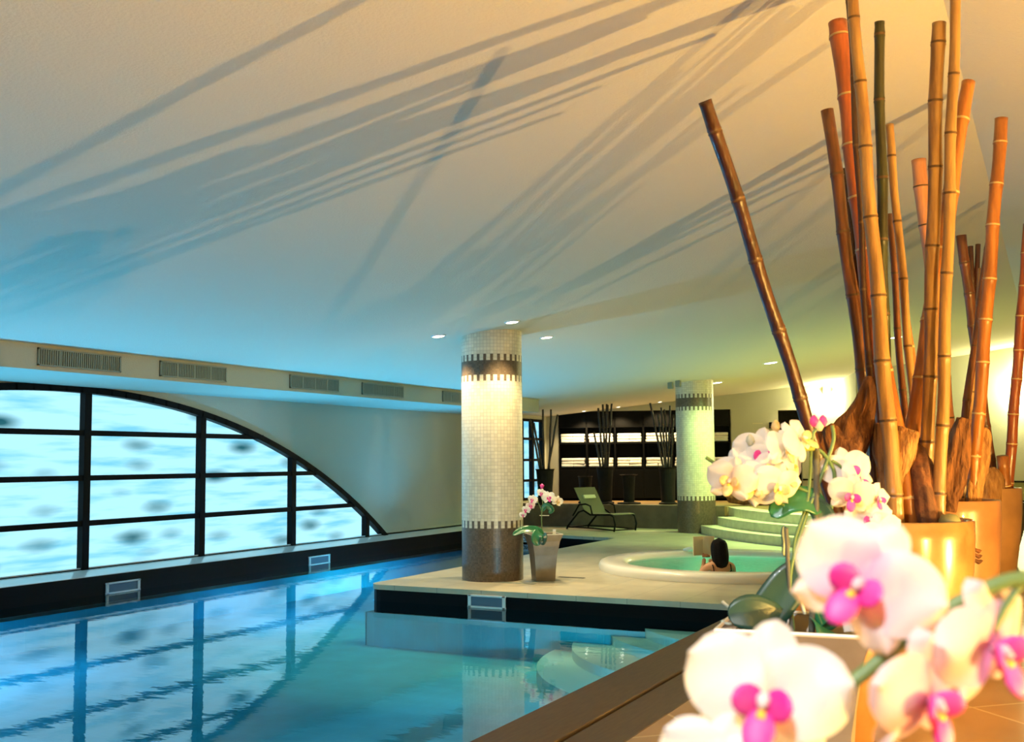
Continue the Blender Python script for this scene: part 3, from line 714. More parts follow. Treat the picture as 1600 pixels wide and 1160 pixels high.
# ------------------------------------------------------------------ lounger
lf = Vector((-8.14, 20.97, 0)); ld = Vector((-0.93, 0.36, 0)).normalized(); lw = Vector((ld.y, -ld.x, 0))   # lw to the viewer's left/near
lo = empty('sun_lounger', lf, 'reclining garden lounger with dark frame and pale sling on the deck before the ledge', 'lounger')
def LP(u, w, z): return lf + ld * u + lw * w + Vector((0, 0, z))
hw = 0.33
for s_ in (-1, 1):
    b = MB(); b.tube([LP(.02, s_ * hw, .0), LP(-.01, s_ * hw, .15), LP(.03, s_ * hw, .31), LP(.12, s_ * hw, .35), LP(.7, s_ * hw, .33), LP(.9, s_ * hw, .42), LP(1.05, s_ * hw, .38), LP(1.4, s_ * hw, .06), LP(1.42, s_ * hw, .0)], .02, 8); b.build('side_frame', 'black', lo, smooth=True)
    b = MB(); b.tube([LP(.02, s_ * hw, .03), LP(.6, s_ * hw, .05), LP(1.4, s_ * hw, .05)], .016, 8); b.build('rail', 'black', lo, smooth=True)
    b = MB(); b.tube([LP(.62, s_ * (hw + .03), .34), LP(.66, s_ * (hw + .04), .52), LP(.8, s_ * (hw + .04), .56), LP(1.0, s_ * (hw + .04), .54), LP(1.2, s_ * (hw + .03), .3)], .018, 8); b.build('armrest', 'black', lo, smooth=True)
b = MB(); b.tube([LP(.03, -hw, .03), LP(.03, hw, .03)], .014, 8); b.tube([LP(1.4, -hw, .05), LP(1.4, hw, .05)], .014, 8); b.build('cross_bar', 'black', lo)
sp_ = [(0.02, .35), (.15, .365), (.45, .35), (.75, .33), (.86, .36), (.98, .55), (1.10, .74), (1.20, .90)]
b = MB()
for (u0, z0), (u1, z1) in zip(sp_, sp_[1:]):
    b.q(LP(u0, -hw + .01, z0), LP(u0, hw - .01, z0), LP(u1, hw - .01, z1), LP(u1, -hw + .01, z1))
b.build('sling', 'sling', lo, solid=.012)
b = MB(); b.obox(LP(1.05, 0, .70), lw * .18, (ld * .5 + Vector((0, 0, .85))).normalized() * .045, (ld * -.85 + Vector((0, 0, .5))).normalized() * .025); b.build('headrest', 'pillow', lo, bevel=.015)

# ------------------------------------------------------------------ bather with a book
def skinned(name, pts, edges, m, parent, sub=2, root=0, origin=(0, 0, 0)):
    me = bpy.data.meshes.new(name); o_ = Vector(origin)
    me.from_pydata([Vector(p[0]) - o_ for p in pts], edges, []); me.materials.append(M[m])
    o = bpy.data.objects.new(name, me); COL.objects.link(o)
    md = o.modifiers.new('skin', 'SKIN'); md.use_smooth_shade = True
    for i, p in enumerate(pts):
        r = p[1]; me.skin_vertices[0].data[i].radius = (r, r) if isinstance(r, (int, float)) else r
    me.skin_vertices[0].data[root].use_root = True
    s2 = o.modifiers.new('sub', 'SUBSURF'); s2.levels = sub; s2.render_levels = sub
    if parent is not None: o.parent = parent
    return o
PB = az(1132, 892, 0.12); 
bd = (JC - PB); bd.z = 0; bd.normalize(); fw = (FWD * 0.9 + Vector((-.25, 0, 0))).normalized(); rt = Vector((fw.y, -fw.x, 0))
PB = PB + fw * 0.14 + Vector((0, 0, 0.05))
def BP(x, y, z): return PB + rt * x + fw * y + Vector((0, 0, z - 0.12))
B0 = BP(0, 0.05, -.62)
pe = empty('person', B0, 'person with long dark hair and bikini straps reading in the whirlpool, seen from behind', 'person')
pts = [(BP(0, .05, -.40), (.15, .11)), (BP(0, .03, -.15), (.12, .09)), (BP(0, .0, .05), (.15, .085)), (BP(0, 0, .13), (.10, .07)), (BP(0, .0, .19), .05), (BP(0, .015, .25), .05), (BP(0, .025, .34), (.072, .085)), (BP(0, .025, .42), (.065, .08)),
       (BP(-.17, .01, .105), .052), (BP(-.21, .16, -.06), .042), (BP(-.07, .36, .08), .030), (BP(-.04, .40, .18), .026),
       (BP(.17, .01, .105), .052), (BP(.23, .14, -.02), .042), (BP(.10, .36, .09), .034), (BP(.02, .40, .16), .028),
       (BP(-.10, .25, -.42), .08), (BP(-.12, .55, -.36), .06), (BP(-.12, .60, -.68), .045), (BP(.10, .25, -.42), .08), (BP(.12, .55, -.36), .06), (BP(.12, .60, -.68), .045)]
ed = [(0, 1), (1, 2), (2, 3), (3, 4), (4, 5), (5, 6), (6, 7), (3, 8), (8, 9), (9, 10), (10, 11), (3, 12), (12, 13), (13, 14), (14, 15), (0, 16), (16, 17), (17, 18), (0, 19), (19, 20), (20, 21)]
skinned('body', pts, ed, 'skin', pe, origin=B0)
b = MB()
def hairf(u, v):
    th = 2 * PI * v; k = u
    z = .465 - .39 * k
    w = [.0, .082, .104, .112, .115, .117, .118, .116, .110, .098, .078, .0]
    i = k * 11; i0 = int(min(i, 10)); r = w[i0] + (w[i0 + 1] - w[i0]) * (i - i0)
    r *= 1 + .03 * math.sin(9 * th)
    g = min(1, max(0, (k - .3) / .5)); yy = math.sin(th) * r * (1.0 - .25 * g)
    return BP(math.cos(th) * r * .92 - .005, min(yy, .075 - .055 * g) - .045 * g, z)
b.grid(hairf, 22, 32); b.build('hair', 'hair', pe, smooth=True)
for s_ in (-1, 1):
    b = MB(); b.tube([BP(s_ * .115, .07, .10), BP(s_ * .118, .02, .165), BP(s_ * .12, -.06, .13), BP(s_ * .115, -.088, .06), BP(s_ * .06, -.095, .02)], .007, 6); b.build('bikini_strap', 'black', pe, smooth=True)
hd = MB()
for i_, s_ in enumerate((-1, 1)):
    hx = BP(-.04 if s_ < 0 else .02, .40, .19)
    for k in range(4): hd.tube([hx + rt * (.012 * k - .018) , hx + rt * (.012 * k - .018) + fw * .02 + Vector((0, 0, .03)), hx + rt * (.012 * k - .018) + fw * .035 + Vector((0, 0, .055 + .005 * (k % 3)))], [.009, .008, .006], 6)
    hd.tube([hx - rt * s_ * .02, hx - rt * s_ * .035 + Vector((0, 0, .02)) - fw * .005, hx - rt * s_ * .04 + Vector((0, 0, .04)) - fw * .01], [.010, .009, .007], 6)
hd.build('finger', 'skin', pe, smooth=True)
bk = empty('book', BP(-.12, .42, .17), 'open pale book held up left of the bather\'s dark hair', 'book')
for s_, a in ((-1, .25), (1, -.25)):
    ax = (rt * math.cos(a) + fw * math.sin(a) * 1).normalized()
    b = MB(); b.obox(BP(-.045, .43, .335) + ax * s_ * .075, ax * .075, ax.cross(Vector((0, 0, 1))) * .006, (0, 0, .12)); b.build('page_block', 'paper', bk)

# ------------------------------------------------------------------ square flared planter and orchids
def planter(p, w, h, rot, lab):
    t = empty('orchid_planter', p, lab, 'planter', 'flared zinc planters')
    p = Vector(p); prof = [(.29, 0), (.31, .25), (.345, .55), (.42, .85), (.5, 1.0)]
    b = MB(); c, s_ = math.cos(rot), math.sin(rot)
    def P(k, r, z):
        sx, sy = ((-1, -1), (1, -1), (1, 1), (-1, 1))[k % 4]; x, y = sx * r * w, sy * r * w
        return p + Vector((x * c - y * s_, x * s_ + y * c, z))
    for i in range(len(prof) - 1):
        for k in range(4): b.q(P(k, prof[i][0], prof[i][1] * h), P(k + 1, prof[i][0], prof[i][1] * h), P(k + 1, prof[i + 1][0], prof[i + 1][1] * h), P(k, prof[i + 1][0], prof[i + 1][1] * h))
    b.q(*[P(k, .29, 0) for k in range(4)])
    b.build('planter_body', 'zinc', t, solid=.006)
    b = MB()
    for k in range(4): b.tube([P(k, .5, h), P(k + 1, .5, h)], .006, 6)
    b.build('rim', 'zinc_in', t)
    b = MB(); b.q(*[P(k, .43, .88 * h) for k in range(4)]); b.build('soil', 'soil', t)
    return t
def basis(nrm, roll=0):
    n_ = Vector(nrm).normalized(); u = Vector((0, 0, 1)); u = (u - n_ * u.dot(n_)).normalized(); r = u.cross(n_).normalized()
    c, s_ = math.cos(roll), math.sin(roll); return n_, (u * c + r * s_), (r * c - u * s_)
def flower(parent, c, nrm, s, mt='petal_w', lip='lip', roll=0, openn=1.0, lipc=None):
    c = Vector(c); n_, u, r = basis(nrm, roll); b = MB()
    def petal(ang, L_, Wd, cup, back, flat=0.35):
        d = u * math.cos(ang) + r * math.sin(ang); sd_ = u * -math.sin(ang) + r * math.cos(ang)
        ph = random.uniform(0, 6)
        def fn(a, v):
            w = math.sin(PI * min(1, a ** flat * .98 + .02)) ** .6 * Wd * .5 if a < .999 else 0.0005
            w = Wd * .5 * (max(0.0, 1 - abs(2 * (a ** .8) - 1.0) ** 2.4)) ** .55 + .002 * s
            x = (v * 2 - 1)
            return c + d * (a * L_ * openn) + sd_ * (x * w) + n_ * (cup * s * (a - a * a * back) - .10 * s * x * x * a + .02 * s * math.sin(5 * a + ph + 3 * x) + s * (1 - openn) * a * .8)
        b.grid(fn, 14, 10)
    petal(0, .50 * s, .34 * s, .02, 1.5); petal(2.25, .48 * s, .32 * s, .02, 1.4); petal(-2.25, .48 * s, .32 * s, .02, 1.4)
    for v in b.v: pass
    k0 = len(b.v)
    petal(1.22, .56 * s, .58 * s, .10, 1.3); petal(-1.22, .56 * s, .58 * s, .10, 1.3)
    for i in range(k0, len(b.v)): b.v[i] = b.v[i] + n_ * .02 * s
    fo = b.build('flower', mt, parent, smooth=True, fixn=False)
    l = MB()
    lc = c - u * .03 * s
    l.mi = 0
    def ell(c0, ax, ay, az_):
        l.grid(lambda a, v: c0 + az_ * math.cos(PI * a) + (ax * math.cos(2 * PI * v) + ay * math.sin(2 * PI * v)) * math.sin(PI * a), 8, 12)
    for sg_ in (-1, 1):
        ell(lc + (r * sg_ * .095 + n_ * .13 + u * .015) * s, (r * sg_ * .6 + n_ * .5).normalized() * .125 * s, u * .105 * s, (n_ * .6 - r * sg_ * .5).normalized() * .028 * s)
    ell(lc + (n_ * .17 - u * .16) * s, r * .105 * s, (u * .9 - n_ * .4).normalized() * .15 * s, (n_ * .9 + u * .4).normalized() * .035 * s)
    l.mi = 1
    l.tube([lc + n_ * .02 * s + u * .02 * s, lc + n_ * .12 * s + u * .035 * s, lc + n_ * .17 * s - u * .01 * s], [.03 * s, .045 * s, .025 * s], 8)
    l.mi = 2; l.tube([lc + n_ * .08 * s - u * .05 * s, lc + n_ * .17 * s - u * .07 * s], [.04 * s, .03 * s], 8)
    o = l.build('lip', [lipc or lip, mt, 'lip_y'], fo, smooth=True, fixn=False)
    for v in o.data.vertices: v.co -= Vector(parent['_o'])
    return fo
def leaf(parent, path, w, mt, nrm=(0, 0, 1), fold=.25, nm='leaf'):
    path = [Vector(p) for p in path]
    def pt(t):
        i = t * (len(path) - 1); k = int(min(i, len(path) - 2)); f = i - k
        p0 = path[max(k - 1, 0)]; p1 = path[k]; p2 = path[k + 1]; p3 = path[min(k + 2, len(path) - 1)]
        return .5 * ((2 * p1) + (p2 - p0) * f + (2 * p0 - 5 * p1 + 4 * p2 - p3) * f * f + (3 * p1 - p0 - 3 * p2 + p3) * f ** 3)
    N_ = Vector(nrm).normalized(); b = MB()
    def fn(a, v):
        p = pt(a); t = (pt(min(1, a + .02)) - pt(max(0, a - .02))).normalized(); s_ = t.cross(N_).normalized(); u = s_.cross(t)
        x = v * 2 - 1; ww = w * .5 * (max(0, 1 - abs(2 * a ** .9 - 1) ** 2.6)) ** .6 + .001
        return p + s_ * x * ww + u * abs(x) * ww * fold
    b.grid(fn, 16, 6); return b.build(nm, mt, parent, smooth=True, solid=.003, fixn=False)
def smooth_path(pts, n=8):
    P = [Vector(p) for p in pts]; out = []
    for k in range(len(P) - 1):
        p0 = P[max(k - 1, 0)]; p1 = P[k]; p2 = P[k + 1]; p3 = P[min(k + 2, len(P) - 1)]
        for i in range(n):
            f = i / n; out.append(.5 * ((2 * p1) + (p2 - p0) * f + (2 * p0 - 5 * p1 + 4 * p2 - p3) * f * f + (3 * p1 - p0 - 3 * p2 + p3) * f ** 3))
    return out + [P[-1]]
TOCAM = -FWD
# island planter with its orchid
pi_ = az(849, 907, 0); planter(pi_, .41, .58, YAW + .22, 'grey zinc flared planter standing beside the warm lit column')
zi = pi_.dot(FWD) - .05
oi = empty('orchid_plant', pi_ + Vector((0, 0, .50)), 'small white and pink orchid growing in the planter beside the warm lit column', 'orchid')
D = lambda x, y, d=0: aD(x, y, zi + d)
for pth, r in (([(848, 838), (846, 810), (848, 785), (843, 768)], .007), ([(846, 800), (840, 785), (828, 782), (818, 800)], .005), ([(848, 785), (856, 775), (868, 778), (874, 786)], .005)):
    b = MB(); b.tube(smooth_path([D(*q) for q in pth]), r, 6); b.build('stem', 'stem', oi, smooth=True)
for x, y, s_, mt, vx in ((857, 778, 20, 'petal_w', .2), (871, 784, 18, 'petal_c', .4), (846, 771, 14, 'petal_w', -.1), (832, 781, 15, 'petal_w', -.3), (829, 791, 14, 'petal_p', 0), (822, 797, 14, 'petal_w', -.4), (817, 805, 11, 'petal_w', .2)):
    flower(oi, D(x, y, -.05), TOCAM + Vector((vx, 0, -.1)), s_ / F * zi, mt, roll=random.uniform(-.3, .3), lipc='lip' if mt != 'petal_c' else 'lip_c')
b = MB(); p = D(846, 765); b.tube([p, p + Vector((.01, 0, .05)), p + Vector((.01, 0, .07))], [.01, .03, .005], 8); b.build('bud', 'lip', oi, smooth=True)
leaf(oi, [D(850, 838, -.15), D(838, 829, -.2), D(818, 829, -.25), D(801, 837, -.28)], .11, 'leaf', TOCAM + Vector((0, 0, 1))); leaf(oi, [D(846, 832, -.1), D(841, 835, -.26), D(839, 844, -.30), D(842, 853, -.30)], .14, 'leaf', (TOCAM + Vector((0, 0, .2))))
leaf(oi, [D(848, 834, -.1), D(849, 838, -.27), D(848, 846, -.31), D(846, 852, -.31)], .09, 'leaf_dark', TOCAM)
leaf(oi, [D(846, 800), D(853, 790), D(862, 797), D(857, 802)], .07, 'leaf', TOCAM)
b = MB(); p = D(866, 832); b.obox(p, rt * .02, fw * .003, (0, 0, .035)); tag(b.build('plant_tag', 'white', oi), 'white plastic plant tag')
b = MB(); b.tube([D(843, 806), D(858, 806)], .006, 6); b.build('clip', 'root', oi)

# near planter with the tall orchid
pn = wc(.765, 2.87, .5); planter(pn, .38, .56, YAW - .36, 'grey zinc flared planter holding the tall white orchid, in front of the bamboo pots')
on = empty('orchid_plant', pn + Vector((0, 0, .48)), 'tall orchid with white blossoms and green leaves in the near zinc planter', 'orchid')
D = lambda x, y, d=0: aD(x, y, 2.87 + d)
for pth, r, m_ in (([(1268, 990), (1272, 900), (1275, 800), (1276, 700)], .0085, 'stake'), ([(1290, 990), (1262, 920), (1240, 860), (1262, 780), (1268, 700), (1272, 675), (1285, 668)], .0045, 'stem'),
                ([(1240, 990), (1235, 900), (1255, 820), (1285, 740), (1302, 690), (1300, 665)], .005, 'stem'), ([(1276, 702), (1285, 708), (1298, 725), (1304, 745), (1300, 790), (1285, 830), (1270, 900)], .0055, 'stem'),
                ([(1278, 700), (1262, 702), (1250, 698), (1240, 690)], .006, 'stem_y'), ([(1300, 720), (1312, 728), (1330, 745)], .004, 'stem'),
                ([(1200, 745), (1150, 730), (1125, 728), (1103, 715)], .0045, 'stem'), ([(1225, 790), (1190, 770), (1160, 765), (1150, 760)], .004, 'stem'), ([(1265, 770), (1240, 760), (1200, 745)], .004, 'stem'),
                ([(1238, 990), (1234, 930), (1230, 860), (1228, 825)], .006, 'stake')):
    b = MB(); b.tube(smooth_path([D(*q) for q in pth]), r, 8); b.build('stem', m_, on, smooth=True)
fl = [(1142, 752, 64, 'petal_c', -.5, .1, 'lip_c', .2), (1158, 738, 66, 'petal_w', -.3, 0, 'lip_c', -.3), (1178, 742, 70, 'petal_c', -.2, -.1, 'lip_c', .3), (1192, 712, 74, 'petal_w', -.1, 0, 'lip', .1),
      (1203, 736, 72, 'petal_w', .1, 0, 'lip_c', .5), (1222, 735, 74, 'petal_w', .5, .1, 'lip_c', -.2), (1226, 705, 60, 'petal_w', .7, .2, 'lip_c', .3), (1250, 688, 62, 'petal_w', .8, .5, 'lip_c', -.6), (1180, 760, 60, 'petal_w', -.2, -.3, 'lip_c', .9),
      (1214, 760, 64, 'petal_w', .3, -.3, 'lip_c', .2),
      (1324, 737, 66, 'petal_w', .1, .1, 'lip', -.2), (1340, 752, 56, 'petal_w', .6, 0, 'lip', .4), (1330, 775, 56, 'petal_c', -.1, -.2, 'lip', .2), (1358, 812, 58, 'petal_w', 0, 0, 'lip', 0), (1370, 780, 44, 'petal_w', .5, 0, 'lip', .3), (1378, 838, 60, 'petal_w', .3, -.2, 'lip', -.3)]
for x, y, s_, mt, vx, vz, lp, ro in fl:
    flower(on, D(x, y, random.uniform(-.06, .04)), TOCAM + rt * vx + Vector((0, 0, vz)), s_ * 1.2 / F * 2.87, mt, lipc=lp, roll=ro)
for x, y, m_ in ((1272, 660, 'lip'), (1286, 660, 'lip'), (1280, 667, 'petal_w'), (1212, 668, 'lip_c'), (1172, 690, 'root')):
    p = D(x, y); b = MB(); b.tube([p - Vector((0, 0, .012)), p, p + Vector((0, 0, .012)), p + Vector((0, 0, .02))], [.006, .013, .010, .002], 8); b.build('bud', m_, on, smooth=True)
leaf(on, [D(1285, 800), D(1262, 782), D(1230, 785), D(1205, 808)], .07, 'leaf', TOCAM + Vector((0, 0, .4)))
leaf(on, [D(1262, 780), D(1285, 805), D(1292, 840), D(1285, 860)], .06, 'leaf_dark', TOCAM)
leaf(on, [D(1222, 988), D(1200, 968, -.02), D(1170, 958, -.03), D(1138, 966, -.03)], .10, 'leaf_dark', TOCAM + Vector((0, 0, .3)), .1)
leaf(on, [D(1178, 985), D(1205, 950), D(1235, 910), D(1262, 882)], .105, 'leaf_dark', TOCAM + Vector((0, 0, .3)), .1)
leaf(on, [D(1300, 985), D(1290, 950), D(1282, 930), D(1272, 890)], .08, 'leaf', TOCAM, .1)
leaf(on, [D(1275, 975), D(1290, 985, -.08), D(1300, 1010, -.16), D(1308, 1050, -.2)], .085, 'leaf', TOCAM + Vector((.3, 0, .3)), .1)
leaf(on, [D(1280, 985), D(1320, 960, -.03), D(1370, 975, -.05), D(1425, 1000, -.05)], .05, 'leaf', (0, 0, 1))
leaf(on, [D(1226, 870), D(1228, 850), D(1226, 835), D(1225, 822)], .02, 'leaf_dark', TOCAM)
for pth in ([(1160, 965), (1140, 950), (1128, 940)], [(1200, 978), (1170, 976), (1135, 975), (1128, 970)], [(1258, 960), (1250, 940), (1238, 925)], [(1150, 985), (1190, 968), (1215, 985)]):
    b = MB(); b.tube(smooth_path([D(*q) for q in pth]), .005, 6); b.build('aerial_root', 'root', on, smooth=True)

# closest orchid, its planter below and to the right of the view
pc = wc(.66, .95, .5); planter(pc, .34, .6, YAW, 'grey zinc planter of the closest pink and white orchid')
of = empty('orchid_plant', pc + Vector((0, 0, .53)), 'closest orchid with large out of focus white and magenta blossoms', 'orchid')
D = lambda x, y, d=0: aD(x, y, .80 + d)
b = MB(); b.tube(smooth_path([pc + Vector((0, 0, .50)), pc + Vector((.02, -.03, .75)), D(1750, 1150), D(1700, 960), D(1600, 905), D(1482, 950), D(1400, 1010), D(1325, 1070), D(1235, 1105)], 10), .0058, 8); b.build('stem', 'stem', of, smooth=True)
b = MB(); b.tube(smooth_path([D(1400, 1010), D(1378, 1040), D(1385, 1075), D(1430, 1100)], 6), .003, 6); b.build('stem', 'stem_y', of, smooth=True)
b = MB(); b.tube(smooth_path([D(1600, 905), D(1570, 950), D(1550, 990)], 6), .003, 6); b.build('stem', 'stem', of, smooth=True)
b = MB(); b.tube(smooth_path([D(1400, 1010), D(1370, 975), D(1345, 930)], 6), .003, 6); b.build('stem', 'stem', of, smooth=True)
for x, y, s_, mt, vx, vz, ro, dd in ((1345, 915, 225, 'petal_p', -.55, .25, .55, 0), (1195, 1092, 235, 'petal_w', -.35, .15, .15, -.02), (1120, 1205, 170, 'petal_w', -.2, .2, .3, -.03), (1240, 1200, 130, 'petal_w', .2, .2, -.4, .0),
                           (1545, 1012, 215, 'petal_pp', .65, -.1, -.25, .0), (1445, 1090, 205, 'petal_pp', .6, -.25, -.1, -.02)):
    flower(of, D(x, y, dd), TOCAM + rt * vx + Vector((0, 0, vz)), s_ / F * .80, mt, roll=ro)
leaf(of, [pc + Vector((0, 0, .55)), pc + Vector((.1, .05, .62)), pc + Vector((.25, .1, .60))], .08, 'leaf')
leaf(of, [pc + Vector((0, 0, .55)), pc + Vector((.05, -.12, .62)), pc + Vector((.1, -.25, .58))], .08, 'leaf')

# ------------------------------------------------------------------ big pots
def pot(p, r, h, m, lab, base=.62, belly=0.0, grp='large glazed floor pots', fill=True):
    t = empty('bamboo_pot', p, lab, 'pot', grp); p = Vector(p)
    prof = [(r * base, 0)]
    for k in range(1, 13):
        f = k / 12; prof.append((r * (base + (1 - base) * (math.sin(f * PI / 2) ** 1.1) + belly * math.sin(f * PI)), h * f))
    rr = prof[-1][0]
    b = MB(); b.lathe(prof + [(rr - .006, h + .006), (rr - .03, h + .002), (rr - .034, h - .03), (rr - .05, h * .72)], 56, p, cap1=False); b.build('pot_body', m, t, smooth=True, fixn=False)
    if fill:
        b = MB(); b.lathe([(rr - .045, h * .80), (.001, h * .82)], 40, p, cap0=False, cap1=False); b.build('filling', 'soil', t)
    return t
PA = wc(598 / F * 4.35, 4.35, .5); PBt = wc(680 / F * 6.3, 6.3, .5); PC = wc(735 / F * 8.7, 8.7, .5); PD = wc(745 / F * 10.3, 10.3, .5); PZ = wc(480 / F * 3.72, 3.72, .5)
pot(PA, .29, .745, 'pot_a', 'glossy golden glazed floor pot, nearest of the pots holding bamboo')
tb = pot(PBt, .275, .745, 'pot_b', 'rose brown glazed floor pot right behind the golden pot', base=.8)
pot(PC, .275, .745, 'pot_c', 'umber brown floor pot at the right, behind the rose brown pot', base=.72)
pot(PD, .30, .56, 'pot_d', 'dark low floor pot, farthest right, behind the umber pot', base=.6)
pot(PZ, .215, .47, 'pot_z', 'low terracotta pot between the zinc planter and the golden pot', base=.66)
b = MB(); kn = aD(1528, 862, 6.04)
for k in range(3):
    z_ = Vector((0, 0, -.03 * k)); b.tube([kn + rt * -.07 + z_, kn + rt * -.03 + z_ + Vector((0, 0, .015)), kn + z_, kn + rt * .05 + z_ + Vector((0, 0, .012)) + FWD * .02], [.006, .012, .014, .006], 6)
b.build('relief_knot', 'bark_dark', tb, smooth=True)
p = aD(1484, 815, 4.15); b = MB(); b.lathe([(.001, -.03), (.035, -.02), (.042, 0), (.03, .025), (.001, .03)], 16, p, cap0=False, cap1=False)
tag(b.build('pebble', 'pebble', origin=p, smooth=True), 'greenish round pebble lying in the golden pot', 'stone')
p = az(1345, 1140, .5); b = MB(); b.lathe([(.001, 0), (.04, .004), (.05, .03), (.035, .062), (.001, .075)], 16, p, cap0=False, cap1=False)
tag(b.build('pebble', 'pebble_dark', origin=p, smooth=True), 'dark rounded stone lying on the orange tiles at the foot of the golden pot', 'stone')

# ------------------------------------------------------------------ bamboo poles (each one a thing)
def bamboo(top, bot, wt, wb, col, lab, nodes=None, bend=0.0, seg=14, grp='bamboo poles in the floor pots', step=.29):
    top = Vector(top); bot = Vector(bot); L_ = (top - bot).length; ax = (top - bot) / L_
    side = rt.copy(); path = []; rad = []; mt = []
    def pos(s_): f = s_ / L_; return bot + ax * s_ + side * bend * math.sin(PI * f) + side * .004 * math.sin(s_ * 9 + len(lab))
    s_ = 0.0; path.append(pos(0)); rad.append(wb)
    rnd = random.Random(lab)
    nxt = rnd.uniform(.08, .25); ring = []
    while nxt < L_ - .05:
        f = nxt / L_; r = wb + (wt - wb) * f
        for ds, k in ((-.035, 1.0), (-.012, 1.03), (-.004, 1.12), (.0, .99), (.006, 1.10), (.016, 1.02), (.045, .985)):
            path.append(pos(nxt + ds)); rad.append(r * k)
            if ds == -.004 or ds == 0: ring.append(len(path) - 1)
        path.append(pos(min(nxt + step * .5, L_ - .02))); rad.append((wb + (wt - wb) * min(1, (nxt + step * .5) / L_)) * .965)
        nxt += step * rnd.uniform(.8, 1.15)
    ps = sorted(range(len(path)), key=lambda i: (path[i] - bot).dot(ax))
    idx = {old: new for new, old in enumerate(ps)}
    path = [path[i] for i in ps]; rad = [rad[i] for i in ps]; ring = {idx[i] for i in ring}
    path.append(pos(L_)); rad.append(wt)
    path += [pos(L_), pos(L_ - .05)]; rad += [wt * .75, wt * .72]
    path[-2] = pos(L_) + ax * .0005
    mats = [1 if (i in ring) else 0 for i in range(len(path) - 1)]; mats[-1] = 2; 
    b = MB(); b.tube(path, rad, seg, mats=mats)
    b.m[-1] = 2
    o = b.build('bamboo_pole', ['b_' + col, 'b_ringl' if col in ('orange', 'red') else 'b_ring', 'b_hollow'], origin=bot, smooth=True, fixn=False)
    return tag(o, lab, 'bamboo pole', grp)
A, B_, C_ = 4.35, 6.3, 8.7
fz = .5 + .745 * .82
poles = [
 ((1103, 158), (1322, 850), 3.9, 4.35, 22, 21, 'dark', 'dark brown bamboo pole leaning farthest to the left'),
 ((1293, 172), (1384, 850), 4.5, 4.50, 20, 21, 'brown', 'red brown bamboo pole with cut top, second from the left'),
 ((1310, 35), (1400, 860), 4.7, 4.50, 30, 20, 'red', 'wide topped reddish bamboo pole crossing behind the pale tan pole'),
 ((1329, -50), (1403, 850), 4.25, 4.16, 17, 27, 'tan', 'pale tan bamboo pole leaning out of the top of the view'),
 ((1324, -45), (1372, 860), 4.4, 4.42, 9, 11, 'dark', 'thin dark pole running along the left of the pale tan pole'),
 ((1373, 34), (1388, 860), 4.3, 4.55, 16, 18, 'green', 'blackish green bamboo pole with flat cut top'),
 ((1389, 195), (1448, 860), 4.7, 4.52, 13, 13, 'tan', 'thin tan bamboo pole right of the blackish green pole'),
 ((1466, 36), (1446, 855), 4.2, 4.30, 22, 20, 'mottled', 'mottled tan bamboo pole with rounded dark top'),
 ((1495, -60), (1466, 855), 4.15, 4.22, 16, 20, 'tan', 'slender tan bamboo pole running out of the top at the right'),
 ((1512, 128), (1398, 870), 4.45, 4.33, 21, 34, 'orange', 'thick bright orange bamboo pole crossing to the lower left'),
 ((1390, 335), (1428, 860), 4.75, 4.60, 10, 12, 'brown', 'thin brown pole hidden behind the blackish green pole'),
 ((1405, 395), (1462, 860), 4.8, 4.55, 10, 11, 'orange', 'thin orange pole behind the thick orange pole'),
 ((1322, 264), (1376, 860), 4.7, 4.60, 14, 14, 'dark', 'short dark pole between the red brown pole and the pale tan pole'),
 ((1380, 560), (1433, 860), 4.3, 4.25, 24, 28, 'orange', 'orange pole with top hidden behind the light driftwood'),
 ((1435, 250), (1504, 845), 6.4, 6.35, 23, 17, 'pink', 'pinkish bamboo pole with wide cut top'),
 ((1565, 185), (1514, 845), 6.1, 6.20, 20, 19, 'orange', 'smooth orange bamboo pole with cut top at the right'),
 ((1557, 290), (1482, 845), 6.3, 6.30, 11, 13, 'brown', 'brown pole running down left of the smooth orange pole'),
 ((1534, 420), (1500, 845), 6.5, 6.42, 9, 14, 'mottled', 'mottled pole just behind the smooth orange pole'),
 ((1502, 368), (1560, 815), 8.6, 8.7, 16, 14, 'brown', 'brown bamboo pole leaning left, shortest cut top at the right'),
 ((1517, 385), (1536, 815), 8.8, 8.8, 8, 9, 'dark', 'thin dark cane beside the leaning brown pole, left one of two'),
 ((1528, 382), (1522, 815), 8.8, 8.75, 8, 9, 'dark', 'thin dark cane beside the leaning brown pole, right one of two'),
 ((1607, 350), (1571, 815), 8.5, 8.7, 15, 16, 'red', 'red brown bamboo pole at the right edge of the picture'),
 ((1566, 713), (1577, 815), 8.5, 8.6, 18, 17, 'orange', 'short orange bamboo stub in the umber pot'),
]
for (tx, ty), (bx, by), zt, zb, w0, w1_, colr, lab in poles:
    tp = aD(tx, ty, zt); bt = aD(bx, by, zb)
    if bt.z < fz: bt = bt + (tp - bt) * ((fz - .02 - bt.z) / (tp.z - bt.z))
    tp.z = min(tp.z, zceil(tp.x) - .03)
    bamboo(tp, bt, w0 / 2 / F * zt, w1_ / 2 / F * zb, colr, lab, seg=16)

